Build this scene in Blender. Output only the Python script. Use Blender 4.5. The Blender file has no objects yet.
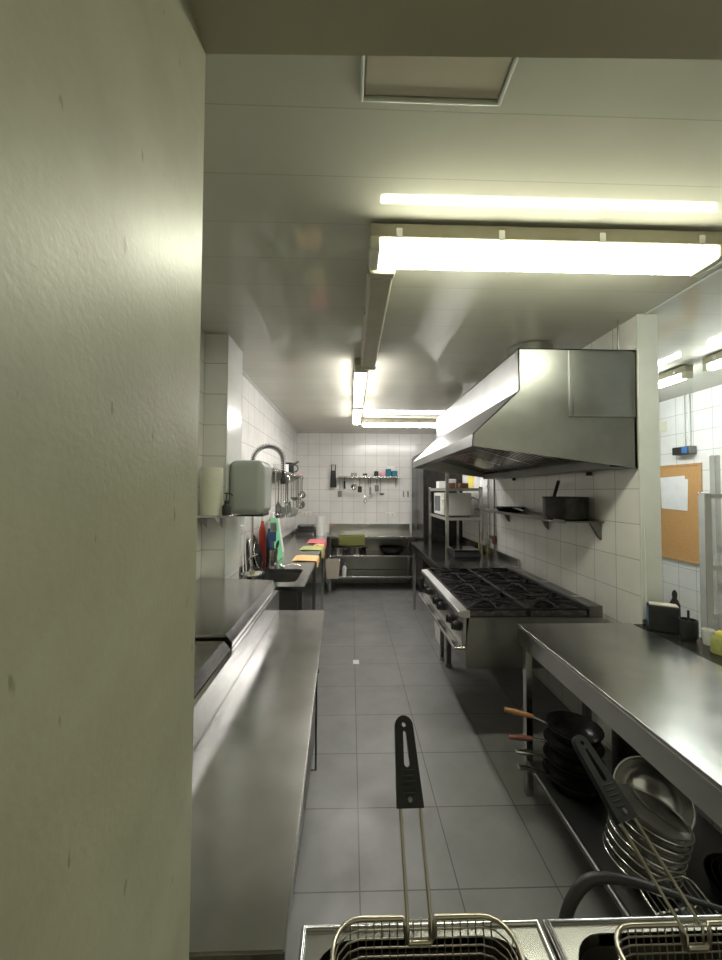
import bpy, bmesh, math, random
from mathutils import Vector, Matrix
random.seed(7)
SC = bpy.context.scene
COL = SC.collection
PI = math.pi

# ------------------------------------------------------------------ camera
F = 371.0
yaw, pit, rol = math.atan(10 / F), math.atan(11 / F), math.radians(.3)
fw = Vector((math.sin(yaw) * math.cos(pit), math.cos(yaw) * math.cos(pit), math.sin(pit)))
r0 = Vector((math.cos(yaw), -math.sin(yaw), 0)); u0 = r0.cross(fw)
rr = r0 * math.cos(rol) + u0 * math.sin(rol); uu = rr.cross(fw)
cd = bpy.data.cameras.new('camera'); cam = bpy.data.objects.new('camera', cd); COL.objects.link(cam)
cam.matrix_world = Matrix(((rr.x, uu.x, -fw.x, 0), (rr.y, uu.y, -fw.y, 0), (rr.z, uu.z, -fw.z, 1.6), (0, 0, 0, 1)))
cd.sensor_fit = 'VERTICAL'; cd.sensor_height = 24; cd.lens = F * 24 / 960; cd.clip_start = .02
SC.camera = cam
# ------------------------------------------------------------------ world, exposure
w = bpy.data.worlds.new('world'); SC.world = w; w.use_nodes = True
w.node_tree.nodes['Background'].inputs[0].default_value = (.86, .83, .62, 1)
w.node_tree.nodes['Background'].inputs[1].default_value = .56
SC.view_settings.view_transform = 'Standard'; SC.view_settings.look = 'None'
SC.view_settings.exposure = 0.15; SC.view_settings.gamma = 1
SC.cycles.max_bounces = 10; SC.cycles.diffuse_bounces = 6; SC.cycles.glossy_bounces = 5
SC.cycles.sample_clamp_indirect = 6
NEAR_TUBE, FAR_TUBE, SIDE_TUBE = 28.0, 42.0, 50.0

# ------------------------------------------------------------------ materials
def new_mat(name, col, rough=.5, metal=0., spec=.5):
    m = bpy.data.materials.new(name); m.use_nodes = True
    b = m.node_tree.nodes['Principled BSDF']
    b.inputs['Base Color'].default_value = (*col, 1); b.inputs['Roughness'].default_value = rough
    b.inputs['Metallic'].default_value = metal; b.inputs['Specular IOR Level'].default_value = spec
    return m
def N(m, t, **k):
    n = m.node_tree.nodes.new(t)
    for a, v in k.items(): setattr(n, a, v)
    return n
def L(m, a, b): m.node_tree.links.new(a, b)
def bsdf(m): return m.node_tree.nodes['Principled BSDF']
def ramp(m, src, p0, c0, p1, c1):
    r = N(m, 'ShaderNodeValToRGB'); e = r.color_ramp.elements
    e[0].position, e[0].color = p0, (*c0, 1); e[1].position, e[1].color = p1, (*c1, 1)
    L(m, src, r.inputs[0]); return r.outputs[0]
def mapped(m, scale, kind='Object'):
    if kind == 'World': s = N(m, 'ShaderNodeNewGeometry').outputs['Position']
    else: s = N(m, 'ShaderNodeTexCoord').outputs[kind]
    mp = N(m, 'ShaderNodeMapping'); mp.inputs['Scale'].default_value = scale
    L(m, s, mp.inputs[0]); return mp.outputs[0]
def noise(m, vec, scale, detail=4, rough=.6):
    n = N(m, 'ShaderNodeTexNoise'); n.inputs['Scale'].default_value = scale
    n.inputs['Detail'].default_value = detail; n.inputs['Roughness'].default_value = rough
    L(m, vec, n.inputs['Vector']); return n.outputs['Fac']
def mottled(name, c0, c1, rough=.5, scale=6., metal=0., bump=0., stretch=(1, 1, 1), r1=None, spec=.5):
    """base colour worn between c0 and c1 by a procedural noise"""
    m = new_mat(name, c0, rough, metal, .25 if name in ('black_plastic', 'black_enamel') else spec); b = bsdf(m)
    v = mapped(m, stretch, 'World'); f = noise(m, v, scale)
    L(m, ramp(m, f, .3, c0, .7, c1), b.inputs['Base Color'])
    if r1 is not None:
        L(m, ramp(m, f, .3, (rough,) * 3, .7, (r1,) * 3), b.inputs['Roughness'])
    if bump:
        bp = N(m, 'ShaderNodeBump'); bp.inputs['Strength'].default_value = bump; bp.inputs['Distance'].default_value = .002
        f2 = noise(m, v, scale * 12, 2); L(m, f2, bp.inputs['Height']); L(m, bp.outputs[0], b.inputs['Normal'])
    return m
def steel(name, col=(.62, .62, .60), rough=.22, stretch=(1, 30, 30), var=.04):
    m = new_mat(name, col, rough, 1.0); b = bsdf(m)
    f = noise(m, mapped(m, tuple(min(q, 12) for q in stretch), 'World'), 6, 3, .6)
    g = noise(m, mapped(m, (1, 1, 1), 'World'), 4, 4, .6)
    mx = N(m, 'ShaderNodeMath', operation='MULTIPLY_ADD'); L(m, f, mx.inputs[0]); mx.inputs[1].default_value = .35; L(m, g, mx.inputs[2])
    L(m, ramp(m, mx.outputs[0], .40, (max(.08, rough - var),) * 3, .95, (rough + var,) * 3), b.inputs['Roughness'])
    d = tuple(c * .78 for c in col)
    L(m, ramp(m, g, .3, d, .7, col), b.inputs['Base Color'])
    return m
def tiles(name, axis, col, grout, size, off, rough=.15, mortar=.0022, dirt=None, bump=.25):
    """axis: two world axes the grid lies in; off: where one grid corner is"""
    m = new_mat(name, col, rough); b = bsdf(m)
    s = N(m, 'ShaderNodeSeparateXYZ'); L(m, N(m, 'ShaderNodeNewGeometry').outputs['Position'], s.inputs[0])
    c = N(m, 'ShaderNodeCombineXYZ')
    for i, a in enumerate(axis):
        q = N(m, 'ShaderNodeMath', operation='ADD'); L(m, s.outputs['XYZ'.index(a)], q.inputs[0]); q.inputs[1].default_value = 40 * size[i] - off[i]
        L(m, q.outputs[0], c.inputs[i])
    br = N(m, 'ShaderNodeTexBrick', offset=0, squash=1)
    br.inputs['Scale'].default_value = 1; br.inputs['Mortar Size'].default_value = mortar
    br.inputs['Mortar Smooth'].default_value = .3; br.inputs['Bias'].default_value = -.5
    br.inputs['Brick Width'].default_value = size[0]; br.inputs['Row Height'].default_value = size[1]
    br.inputs['Color1'].default_value = (*col, 1); br.inputs['Color2'].default_value = (*[x * .93 for x in col], 1)
    br.inputs['Mortar'].default_value = (*grout, 1)
    L(m, c.outputs[0], br.inputs['Vector'])
    out = br.outputs['Color']
    if dirt:
        mx = N(m, 'ShaderNodeMix', data_type='RGBA', blend_type='MULTIPLY'); mx.inputs[0].default_value = 1
        g = noise(m, mapped(m, (1, 1, 1), 'World'), dirt[0], 6, .65)
        L(m, ramp(m, g, .3, (dirt[1],) * 3, .65, (1, 1, 1)), mx.inputs[7]); L(m, out, mx.inputs[6]); out = mx.outputs[2]
    L(m, out, b.inputs['Base Color'])
    bp = N(m, 'ShaderNodeBump', invert=True); bp.inputs['Strength'].default_value = bump; bp.inputs['Distance'].default_value = .002
    L(m, br.outputs['Fac'], bp.inputs['Height']); L(m, bp.outputs[0], b.inputs['Normal'])
    g2 = noise(m, mapped(m, (1, 1, 1), 'World'), 3, 5, .6)
    L(m, ramp(m, g2, .35, (rough,) * 3, .7, (rough * 1.7,) * 3), b.inputs['Roughness'])
    return m
def emit(name, col, s):
    m = new_mat(name, (.9, .9, .88), .3); b = bsdf(m)
    b.inputs['Emission Color'].default_value = (*col, 1); b.inputs['Emission Strength'].default_value = s; return m

TW = (.74, .73, .69)
M = dict(
    tile_x=tiles('white_tile_x', 'YZ', TW, (.30, .30, .27), (.2, .2), (2.035, 1.02), dirt=(2.2, .86)),
    tile_y=tiles('white_tile_y', 'XZ', TW, (.30, .30, .27), (.2, .2), (-.95, 1.02), dirt=(2.2, .88)),
    floor=tiles('grey_floor_tile', 'XY', (.225, .225, .215), (.085, .085, .08), (.4, .39), (.045, 1.53), rough=.33, mortar=.003, dirt=(3.5, .8), bump=.15),
    ceil=tiles('ceiling_panel', 'XY', (.49, .485, .40), (.38, .38, .31), (6, .213), (-3, .951), rough=.05, mortar=.0018, dirt=(1.2, .92), bump=.2),
    steel=steel('steel_brushed'), steel_y=steel('steel_brushed_long', stretch=(30, 1, 30)), lip=steel('steel_lip', (.66, .66, .63), .36, (1, 1, 30), .04), bench=steel('steel_bench_top', (.30, .30, .29), .2, (30, 1, 30), .05),
    steel_hood=steel('steel_hood', (.35, .36, .34), .35, (1, 1, 30), .05),
    steel_dark=steel('steel_dark', (.22, .22, .21), .38, var=.08), steel_side=steel('steel_side', (.34, .34, .32), .36, var=.06),
    worktop=steel('steel_worktop', (.60, .60, .56), .225, (4, 30, 30), .045),
    worktop_l=steel('steel_worktop_left', (.56, .56, .545), .20, (30, 4, 30), .06),
    chrome=new_mat('chrome', (.7, .7, .68), .15, 1), wire=new_mat('wire', (.42, .39, .31), .3, 1),
    enamel=mottled('black_enamel', (.012, .012, .012), (.03, .028, .025), .25, 20),
    iron=mottled('cast_iron', (.006, .006, .006), (.014, .013, .012), .45, 30, 0, .3),
    plastic=mottled('black_plastic', (.016, .017, .018), (.026, .026, .026), .46, 30),
    rubber=mottled('black_rubber', (.015, .015, .015), (.025, .025, .025), .5, 20),
    oil=mottled('used_oil', (.008, .006, .004), (.02, .014, .008), .08, 6),
    wood=mottled('handle_wood', (.40, .20, .07), (.28, .13, .05), .5, 20, stretch=(1, 6, 6)),
    redwood=mottled('red_wood', (.20, .07, .04), (.13, .05, .03), .5, 20),
    white=mottled('white_plastic', (.74, .74, .71), (.68, .68, .64), .35, 8),
    cream=mottled('cream_plastic', (.60, .60, .47), (.54, .54, .41), .45, 8),
    sage=mottled('grey_green_plastic', (.36, .39, .345), (.33, .36, .32), .22, 3),
    green=mottled('green_plastic', (.16, .58, .30), (.12, .50, .25), .4, 6),
    red=mottled('red_plastic', (.55, .05, .03), (.42, .04, .03), .4, 6),
    blue=mottled('blue_plastic', (.04, .09, .2), (.03, .06, .14), .4, 6),
    teal=mottled('teal_sponge', (.03, .17, .22), (.02, .12, .17), .9, 60),
    pink=mottled('pink_plastic', (.75, .38, .44), (.66, .3, .38), .6, 6),
    cpink=mottled('pink_cloth', (.85, .28, .30), (.75, .2, .24), .9, 60, 0, .5),
    corange=mottled('orange_cloth', (.86, .58, .28), (.8, .48, .2), .9, 60, 0, .5),
    clime=mottled('lime_cloth', (.55, .58, .25), (.46, .5, .18), .9, 60, 0, .5),
    dullcloth=mottled('dull_green_cloth', (.36, .37, .12), (.28, .29, .09), .9, 60, 0, .5),
    hatch=mottled('hatch_board', (.47, .44, .33), (.42, .39, .29), .3, 4),
    yellow=mottled('yellow', (.66, .60, .12), (.6, .5, .08), .5, 9),
    cork=mottled('cork', (.55, .31, .12), (.46, .25, .09), .8, 60, 0, .4),
    brass=mottled('frame_wood', (.5, .3, .14), (.42, .25, .1), .5, 20),
    paper=mottled('paper', (.78, .78, .76), (.7, .7, .69), .8, 9),
    beige=mottled('beige_housing', (.40, .37, .27), (.33, .30, .21), .4, 6),
    bucket=mottled('beige_bucket', (.55, .50, .42), (.48, .43, .35), .4, 6),
    trim=mottled('trim_white', (.62, .64, .60), (.55, .57, .52), .2, 4),
    label=mottled('blue_label', (.05, .16, .4), (.04, .12, .3), .5, 20),
    screen=mottled('dark_glass', (.05, .06, .06), (.03, .035, .035), .1, 4),
    near=emit('tube_near', (1.0, 1.0, .80), NEAR_TUBE), far=emit('tube_far', (1.0, .96, .95), FAR_TUBE),
    side=emit('tube_side', (.93, 1.0, 1.0), SIDE_TUBE),
    food=mottled('vegetable_scraps', (.5, .45, .12), (.25, .35, .08), .6, 60),
)
def jamb_mat():
    m = new_mat('jamb_paint', (.40, .40, .30), .36); b = bsdf(m); b.inputs['Specular IOR Level'].default_value = .38
    v = mapped(m, (1, 1, 1), 'World'); g = noise(m, v, 5, 6, .65)
    c = ramp(m, g, .35, (.325, .32, .22), .62, (.27, .26, .175))
    # scuffs: thin stretched dark marks
    s = noise(m, mapped(m, (1, 9, 2.5), 'World'), 9, 2, .5)
    k = ramp(m, s, .72, (1, 1, 1), .75, (.6, .6, .55))
    mx = N(m, 'ShaderNodeMix', data_type='RGBA', blend_type='MULTIPLY'); mx.inputs[0].default_value = 1
    L(m, c, mx.inputs[6]); L(m, k, mx.inputs[7]); L(m, mx.outputs[2], b.inputs['Base Color'])
    L(m, ramp(m, g, .35, (.36,) * 3, .7, (.44,) * 3), b.inputs['Roughness'])
    bp = N(m, 'ShaderNodeBump'); bp.inputs['Strength'].default_value = .3; bp.inputs['Distance'].default_value = .001
    L(m, noise(m, v, 160, 2, .5), bp.inputs['Height']); L(m, bp.outputs[0], b.inputs['Normal'])
    return m
M['jamb'] = jamb_mat()
M['lintel'] = mottled('lintel_paint', (.33, .31, .20), (.30, .28, .18), .45, 4, 0, .2)

bsdf(M['iron']).inputs['Specular IOR Level'].default_value = .12
bsdf(M['ceil']).inputs['Specular IOR Level'].default_value = .32
# ------------------------------------------------------------------ mesh building
class MB:
    def __init__(s): s.bm = bmesh.new()
    def box(s, x0, x1, y0, y1, z0, z1, bev=0., mat4=None, seg=2):
        g = bmesh.ops.create_cube(s.bm, size=1); vs = g['verts']
        for v in vs: v.co = Vector(((x0 + x1) / 2 + v.co.x * (x1 - x0), (y0 + y1) / 2 + v.co.y * (y1 - y0), (z0 + z1) / 2 + v.co.z * (z1 - z0)))
        if mat4: bmesh.ops.transform(s.bm, matrix=mat4, verts=vs)
        if bev:
            es = list({e for v in vs for e in v.link_edges})
            bmesh.ops.bevel(s.bm, geom=es, offset=bev, segments=seg, affect='EDGES', profile=.5)
        return s
    def poly(s, pts, faces):
        vs = [s.bm.verts.new(p) for p in pts]
        for f in faces: s.bm.faces.new([vs[i] for i in f])
        return s
    def prism(s, pts, d, bev=0.):
        """closed outline pts (3-D, planar) swept by vector d"""
        d = Vector(d); n = len(pts)
        a = [s.bm.verts.new(Vector(p)) for p in pts]; b = [s.bm.verts.new(Vector(p) + d) for p in pts]
        fs = [s.bm.faces.new(a), s.bm.faces.new(b[::-1])]
        for i in range(n): fs.append(s.bm.faces.new([a[i], b[i], b[(i + 1) % n], a[(i + 1) % n]]))
        bmesh.ops.recalc_face_normals(s.bm, faces=fs)
        if bev: bmesh.ops.bevel(s.bm, geom=list({e for f in fs for e in f.edges}), offset=bev, segments=2, affect='EDGES')
        return s
    def tube(s, pts, r, n=8, closed=False, cap=True):
        pts = [Vector(p) for p in pts]; k = len(pts); rings = []
        rad = r if isinstance(r, (list, tuple)) else [r] * k
        up = None
        for i, p in enumerate(pts):
            if closed: t = pts[(i + 1) % k] - pts[i - 1]
            else: t = pts[min(i + 1, k - 1)] - pts[max(i - 1, 0)]
            t.normalize()
            if up is None: up = t.orthogonal().normalized()
            else:
                up = up - t * up.dot(t)
                up = up.normalized() if up.length > 1e-6 else t.orthogonal().normalized()
            v = t.cross(up)
            rings.append([s.bm.verts.new(p + (up * math.cos(a) + v * math.sin(a)) * rad[i]) for a in [2 * PI * j / n for j in range(n)]])
        for i in range(k if closed else k - 1):
            A, B = rings[i], rings[(i + 1) % k]
            for j in range(n): s.bm.faces.new([A[j], A[(j + 1) % n], B[(j + 1) % n], B[j]])
        if cap and not closed: s.bm.faces.new(rings[0][::-1]); s.bm.faces.new(rings[-1])
        return s
    def lathe(s, prof, c=(0, 0, 0), n=24, mat4=None):
        """prof: (radius, z) list round a vertical axis at c; an end on the axis closes itself"""
        rings = []; T = Matrix.Translation(Vector(c)) @ (mat4 or Matrix())
        for r, z in prof:
            if r < 1e-6: rings.append([s.bm.verts.new(T @ Vector((0, 0, z)))])
            else: rings.append([s.bm.verts.new(T @ Vector((r * math.cos(2 * PI * j / n), r * math.sin(2 * PI * j / n), z))) for j in range(n)])
        for A, B in zip(rings, rings[1:]):
            for j in range(n):
                a0, a1, b0, b1 = A[j % len(A)], A[(j + 1) % len(A)], B[j % len(B)], B[(j + 1) % len(B)]
                f = [a0, a1, b1, b0]; q = []
                for v in f:
                    if v not in q: q.append(v)
                if len(q) > 2: s.bm.faces.new(q)
        return s
    def build(s, name, mat, parent=None, smooth=True, origin=None):
        bmesh.ops.recalc_face_normals(s.bm, faces=s.bm.faces)
        o3 = Vector(origin) if origin is not None else (root_loc(parent) if parent else Vector())
        bmesh.ops.translate(s.bm, vec=-o3, verts=s.bm.verts)
        me = bpy.data.meshes.new(name); s.bm.to_mesh(me); s.bm.free()
        me.materials.append(M[mat] if isinstance(mat, str) else mat)
        if smooth:
            me.polygons.foreach_set('use_smooth', [True] * len(me.polygons))
            me.set_sharp_from_angle(angle=math.radians(62))
        o = bpy.data.objects.new(name, me); COL.objects.link(o)
        if smooth:
            wn = o.modifiers.new('normals', 'WEIGHTED_NORMAL'); wn.keep_sharp = True; wn.weight = 100
        if parent: o.parent = parent
        else: o.location = o3
        return o
def root_loc(o):
    while o.parent: o = o.parent
    return o.location.copy()
def tag(o, label, cat, group=None, kind=None):
    o['label'] = label; o['category'] = cat
    if group: o['group'] = group
    if kind: o['kind'] = kind
    return o
def thing(name, label, cat, loc, group=None):
    o = bpy.data.objects.new(name, None); COL.objects.link(o); o.location = loc; o.empty_display_size = .05
    return tag(o, label, cat, group)
def struct(o): o['kind'] = 'structure'; return o
def dup(o, loc=None, rz=None, label=None, parent=None):
    c = o.copy(); COL.objects.link(c)
    if parent: c.parent = parent
    for ch in list(o.children): dup(ch, parent=c)
    if loc is not None: c.location = loc
    if rz is not None: c.rotation_euler.z = rz
    if label: c['label'] = label
    return c
def arc(c, r, a0, a1, n, ax1, ax2):
    c, ax1, ax2 = Vector(c), Vector(ax1), Vector(ax2)
    return [c + ax1 * r * math.cos(a0 + (a1 - a0) * i / n) + ax2 * r * math.sin(a0 + (a1 - a0) * i / n) for i in range(n + 1)]
def rrect(x0, x1, y0, y1, z, r, n=5):
    P = []
    for cx, cy, a in ((x1 - r, y0 + r, -PI / 2), (x1 - r, y1 - r, 0), (x0 + r, y1 - r, PI / 2), (x0 + r, y0 + r, PI)):
        for i in range(n + 1): P.append((cx + r * math.cos(a + PI / 2 * i / n), cy + r * math.sin(a + PI / 2 * i / n), z))
    return P
X, Y, Z = Vector((1, 0, 0)), Vector((0, 1, 0)), Vector((0, 0, 1))

# ------------------------------------------------------------------ the room
CE = 2.61
struct(MB().box(-2.2, 3.6, -1.6, 6.62, -.1, 0).build('floor', 'floor', smooth=False))
struct(MB().box(-2.2, 3.6, -1.6, 6.62, CE, CE + .1).build('ceiling', 'ceil', smooth=False))
struct(MB().box(-1.07, -.95, .45, 6.62, 0, CE).build('wall_left', 'tile_x', smooth=False))
struct(MB().box(-.95, 1.62, 6.5, 6.62, 0, CE).build('wall_back', 'tile_y', smooth=False))
wr = MB().box(1.62, 1.72, 2.035, 6.62, 0, CE)
struct(wr.build('wall_right', 'tile_x', smooth=False))
struct(MB().box(1.60, 1.72, .47, 2.035, 0, .86).build('wall_low_right', 'tile_x', smooth=False))
struct(MB().box(3.45, 3.57, -1.6, 6.62, 0, CE).build('wall_side_room', 'tile_x', smooth=False))
struct(MB().box(1.72, 3.45, 6.5, 6.62, 0, CE).build('wall_side_room_back', 'tile_y', smooth=False))
struct(MB().box(-.95, -.80, 2.40, 2.70, 0, CE).build('wall_column', 'tile_y', smooth=False))
t = MB().box(-.804, -.798, 2.394, 2.404, 1.05, CE).box(-.804, -.796, 2.696, 2.704, 1.05, CE).box(-.80, -.797, 2.404, 2.696, 1.05, CE)
struct(t.build('trim_1', 'trim', smooth=False))
t = MB().box(1.612, 1.728, 2.025, 2.036, .9, CE, .002)
struct(t.build('trim_2', 'trim'))
struct(MB().box(1.65, 1.665, .47, 2.025, CE - .006, CE, .002).build('trim_3', 'trim'))
struct(MB().box(-.955, -.915, 2.70, 6.5, CE - .006, CE).build('trim_4', 'trim'))
# the doorway the photo is taken from: left jamb and lintel
struct(MB().box(-2.2, -.187, -.30, .462, 0, CE + .02, .004).build('wall_front_left', 'jamb'))
struct(MB().prism([(-.187, -.15, 2.15), (2.9, -.15, 2.15), (2.9, .39, 2.15), (-.187, .457, 2.15)], (0, 0, CE + .02 - 2.15)).build('wall_front_lintel', 'lintel', smooth=False))

# ceiling access hatch
hx0, hx1, hy0, hy1 = .026, .372, .50, .915
h = thing('ceiling_hatch', 'flat square access hatch in the ceiling just past the lintel', 'hatch', (.2, .7, CE))
f = MB()
for a in ((hx0 - .009, hx0, hy0 - .009, hy1 + .009), (hx1, hx1 + .009, hy0 - .009, hy1 + .009), (hx0, hx1, hy0 - .009, hy0), (hx0, hx1, hy1, hy1 + .009)):
    f.box(a[0], a[1], a[2], a[3], CE - .012, CE - .0001, .003)
f.build('frame', 'trim', h)
MB().box(hx0 + .004, hx1 - .004, hy0 + .004, hy1 - .004, CE - .006, CE - .0001, .002).build('panel', 'hatch', h)

# ------------------------------------------------------------------ ceiling lights
def batten(label, x0, x1, y0, y1, mat, group, lit=True, cap='white'):
    cx, cy = (x0 + x1) / 2, (y0 + y1) / 2; lx, ly = x1 - x0, y1 - y0; along = lx > ly
    t = thing('ceiling_light', label, 'light', (cx, cy, CE), group)
    MB().box(x0, x1, y0, y1, 2.545, 2.60, .006).build('housing', 'beige', t)
    for k in (.2, .8):
        a = (x0 + lx * k, cy) if along else (cx, y0 + ly * k)
        MB().box(a[0] - .02, a[0] + .02, a[1] - .02, a[1] + .02, 2.599, CE, .002).build('bracket', 'trim', t)
    e = .04
    b = MB()
    if along: b.box(x0 + e, x1 - e, y0 + .004, y1 - .004, 2.50, 2.546, .012, seg=3)
    else: b.box(x0 + .004, x1 - .004, y0 + e, y1 - e, 2.50, 2.546, .012, seg=3)
    b.build('diffuser', mat, t)
    for q in (0, 1):
        b = MB()
        if along:
            p = x0 if q == 0 else x1 - e; b.box(p, p + e, y0, y1, 2.496, 2.556, .008)
        else:
            p = y0 if q == 0 else y1 - e; b.box(x0, x1, p, p + e, 2.496, 2.556, .008)
        b.build('end_cap', 'cream' if lit else 'beige', t)
    for k in (.08, .36, .64, .92):
        for s_ in (0, 1):
            if along: px = x0 + lx * k; py = y0 - .004 if s_ == 0 else y1 - .008; c = MB().box(px - .012, px + .012, py, py + .012, 2.54, 2.58, .002)
            else: py = y0 + ly * k; px = x0 - .004 if s_ == 0 else x1 - .008; c = MB().box(px, px + .012, py - .012, py + .012, 2.54, 2.58, .002)
            c.build('clip', 'chrome', t)
    return t
batten('large lit ceiling light running across, nearest the doorway', .065, 1.44, 1.35, 1.485, 'near', 'kitchen ceiling lights')
batten('unlit beige ceiling light running lengthwise from the large lit one', .068, .178, 1.50, 2.73, 'beige', 'kitchen ceiling lights', False)
batten('lit lengthwise ceiling light right after the unlit beige one', .02, .118, 2.76, 4.0, 'far', 'kitchen ceiling lights')
batten('lit lengthwise ceiling light ending at the far cross light', .02, .118, 4.03, 5.05, 'far', 'kitchen ceiling lights')
batten('thin lit ceiling light running across near the back wall', .125, 1.40, 5.10, 5.19, 'far', 'kitchen ceiling lights')
batten('lit ceiling light in the side room, the nearer of two', 2.60, 2.67, 1.42, 2.66, 'side', 'side room ceiling lights')
batten('lit ceiling light in the side room, the farther of two', 2.60, 2.67, 2.80, 4.0, 'side', 'side room ceiling lights')

# ------------------------------------------------------------------ left: low fridge counter
B0, B1 = .604, 2.27
t = thing('fridge_counter', 'low brushed steel counter running along the left beside the floor', 'counter', (-.3, 1.4, 0))
MB().prism([(-.428, B0, .86), (-.099, B0, .86), (-.155, B1, .86), (-.432, B1, .86)], (0, 0, .02), .003).build('worktop', 'worktop_l', t)
MB().prism([(-.446, B0, .86), (-.43, B0, .86), (-.43, B0, 1.0), (-.446, B0, 1.0)], (0, B1 - B0, 0)).build('upstand', 'worktop_l', t)
MB().box(-.44, -.215, B0 + .03, B1 - .01, .12, .86, .004).build('body', 'steel_side', t)
for i in range(3):
    y0 = B0 + .06 + i * .53
    d = MB().box(-.215, -.197, y0, y0 + .50, .16, .80, .004).build('door', 'steel_side', t)
for (x, y) in ((-.40, B0 + .07), (-.25, B0 + .07), (-.40, B1 - .06), (-.25, B1 - .06)):
    MB().lathe([(0, 0), (.02, 0), (.02, .02), (.014, .03), (.014, .12), (0, .12)], (x, y, 0), 12).build('leg', 'steel_dark', t)
h_ = MB().tube([(-.197, 1.95, .66), (-.172, 1.95, .66), (-.172, 1.95, .17), (-.197, 1.95, .17)], .005, 8).lathe([(0, -.008), (.012, -.008), (.012, .008), (0, .008)], (-.17, 1.95, .67), 10)
h_.build('handle', 'rubber', t)

# raised dish tables along the left wall
def dish_table(label, y0, y1, z, far):
    t = thing('dish_table', label, 'counter', (-.7, (y0 + y1) / 2, 0), 'raised steel dish tables')
    o = [(-.945, z), (-.485, z), (-.474, z), (-.4485, z - .03), (-.4485, z - .05), (-.945, z - .05)]
    b = MB(); n = len(o)
    A = [(x, y0, q) for x, q in o]; yy = [y1, y1 - far * .6, y1 - far * .6, y1 - far, y1 - far, y1]
    Bv = [(x, yy[i], q) for i, (x, q) in enumerate(o)]
    b.poly(A + Bv, [list(range(n)), list(range(2 * n - 1, n - 1, -1))] + [[i, (i + 1) % n, n + (i + 1) % n, n + i] for i in range(n)])
    b.build('top', 'worktop_l', t, smooth=False)
    yl = y1 - far
    MB().box(-.4485 - .012, -.4485, y0, yl, z - .13, z - .05, .002).build('apron', 'steel_side', t)
    for x in (-.90, -.50):
        for y in (y0 + .05, yl - .06):
            MB().box(x - .018, x + .018, y - .018, y + .018, 0, z - .045, .003).build('leg', 'steel_side', t)
    MB().box(-.93, -.47, y0 + .03, yl - .04, .3, .33, .004).build('undershelf', 'steel_dark', t)
    return t
dish_table('raised steel dish table with slanted edge in front of the tiled column', 1.445, 2.385, 1.05, .13)
dish_table('raised steel dish table nearest the doorway, slightly lower than the next', .50, 1.425, 1.033, 0)

# ------------------------------------------------------------------ left: sink counter
SY0, SY1 = 2.82, 6.49
t = thing('sink_counter', 'long steel sink counter along the left wall beyond the column', 'counter', (-.65, 4.6, 0))
sx0, sx1, sy0, sy1 = -.80, -.43, 2.95, 3.45
b = MB()
out = [(-.945, SY0), (-.345, SY0), (-.375, SY1), (-.945, SY1)]
hole = [(p[0], p[1]) for p in rrect(sx0, sx1, sy0, sy1, 0, .06, 5)]
vo = [b.bm.verts.new((x, y, .88)) for x, y in out]; vh = [b.bm.verts.new((x, y, .88)) for x, y in hole]
es = [b.bm.edges.new((vo[i], vo[(i + 1) % 4])) for i in range(4)] + [b.bm.edges.new((vh[i], vh[(i + 1) % len(vh)])) for i in range(len(vh))]
bmesh.ops.triangle_fill(b.bm, edges=es, use_beauty=True)
top_faces = list(b.bm.faces)
g = bmesh.ops.extrude_face_region(b.bm, geom=top_faces)
bmesh.ops.translate(b.bm, vec=(0, 0, -.035), verts=[v for v in g['geom'] if isinstance(v, bmesh.types.BMVert)])
b.build('worktop', 'steel_y', t)
b = MB(); lo = rrect(sx0, sx1, sy0, sy1, .846, .06, 5); li = rrect(sx0 + .01, sx1 - .01, sy0 + .01, sy1 - .01, .66, .06, 5); n = len(lo)
b.poly(lo + li, [[i, (i + 1) % n, n + (i + 1) % n, n + i] for i in range(n)] + [list(range(n, 2 * n))])
k = b.build('basin', 'steel_dark', t)
MB().lathe([(0, .662), (.035, .662), (.04, .668), (.03, .672), (0, .668)], (-.62, 3.2, 0), 16).build('drain', 'chrome', k)
MB().box(-.945, -.93, SY0, SY1, .88, .95, .002).build('upstand', 'steel_y', t)
MB().box(-.90, -.40, SY0 + .02, SY0 + .04, .42, .846, .003).build('end_panel', 'steel_side', t)
MB().box(-.90, -.42, SY0 + .05, 3.9, .2, .23, .003).build('undershelf', 'steel_dark', t)
for y in (2.88, 3.95, 5.1, 6.2):
    MB().box(-.40, -.365, y - .018, y + .018, 0, .846, .003).build('leg', 'steel', t)
    MB().box(-.92, -.885, y - .018, y + .018, 0, .846, .003).build('leg', 'steel', t)

# spring tap over the sink
t = thing('spring_tap', 'tall pre-rinse tap with a coiled spring hose arching over the sink', 'tap', (-.87, 3.3, .88))
MB().lathe([(0, 0), (.03, 0), (.03, .02), (.016, .04), (.014, .5), (0, .5)], (-.87, 3.3, .8805), 14).build('riser', 'chrome', t)
path = [Vector((-.87, 3.3, 1.38 + .045 * i)) for i in range(10)] + arc((-.735, 3.3, 1.86), .135, PI, 0, 16, X, Z) + [Vector((-.60, 3.3, 1.83 - .03 * i)) for i in range(3)]
MB().tube(path, .006, 8).build('hose', 'rubber', t)
sp = MB()
for i in range(len(path) - 1):
    for q in (0, .5):
        p = path[i].lerp(path[i + 1], q); d = (path[i + 1] - path[i]).normalized(); u = Y; v = d.cross(u).normalized()
        sp.tube([p + u * .022 * math.cos(a) + v * .022 * math.sin(a) + d * .004 * a / PI for a in [2 * PI * j / 8 for j in range(8)]], .0034, 5, closed=True)
sp.build('spring', 'steel_dark', t)
MB().lathe([(0, 0), (.022, 0), (.026, .03), (.016, .06), (.013, .11), (0, .11)], (-.60, 3.3, 1.66), 12).build('spray_head', 'plastic', t)
MB().tube([(-.60, 3.3, 1.75), (-.55, 3.3, 1.72), (-.53, 3.3, 1.66)], .005, 6).build('lever', 'chrome', t)
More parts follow.
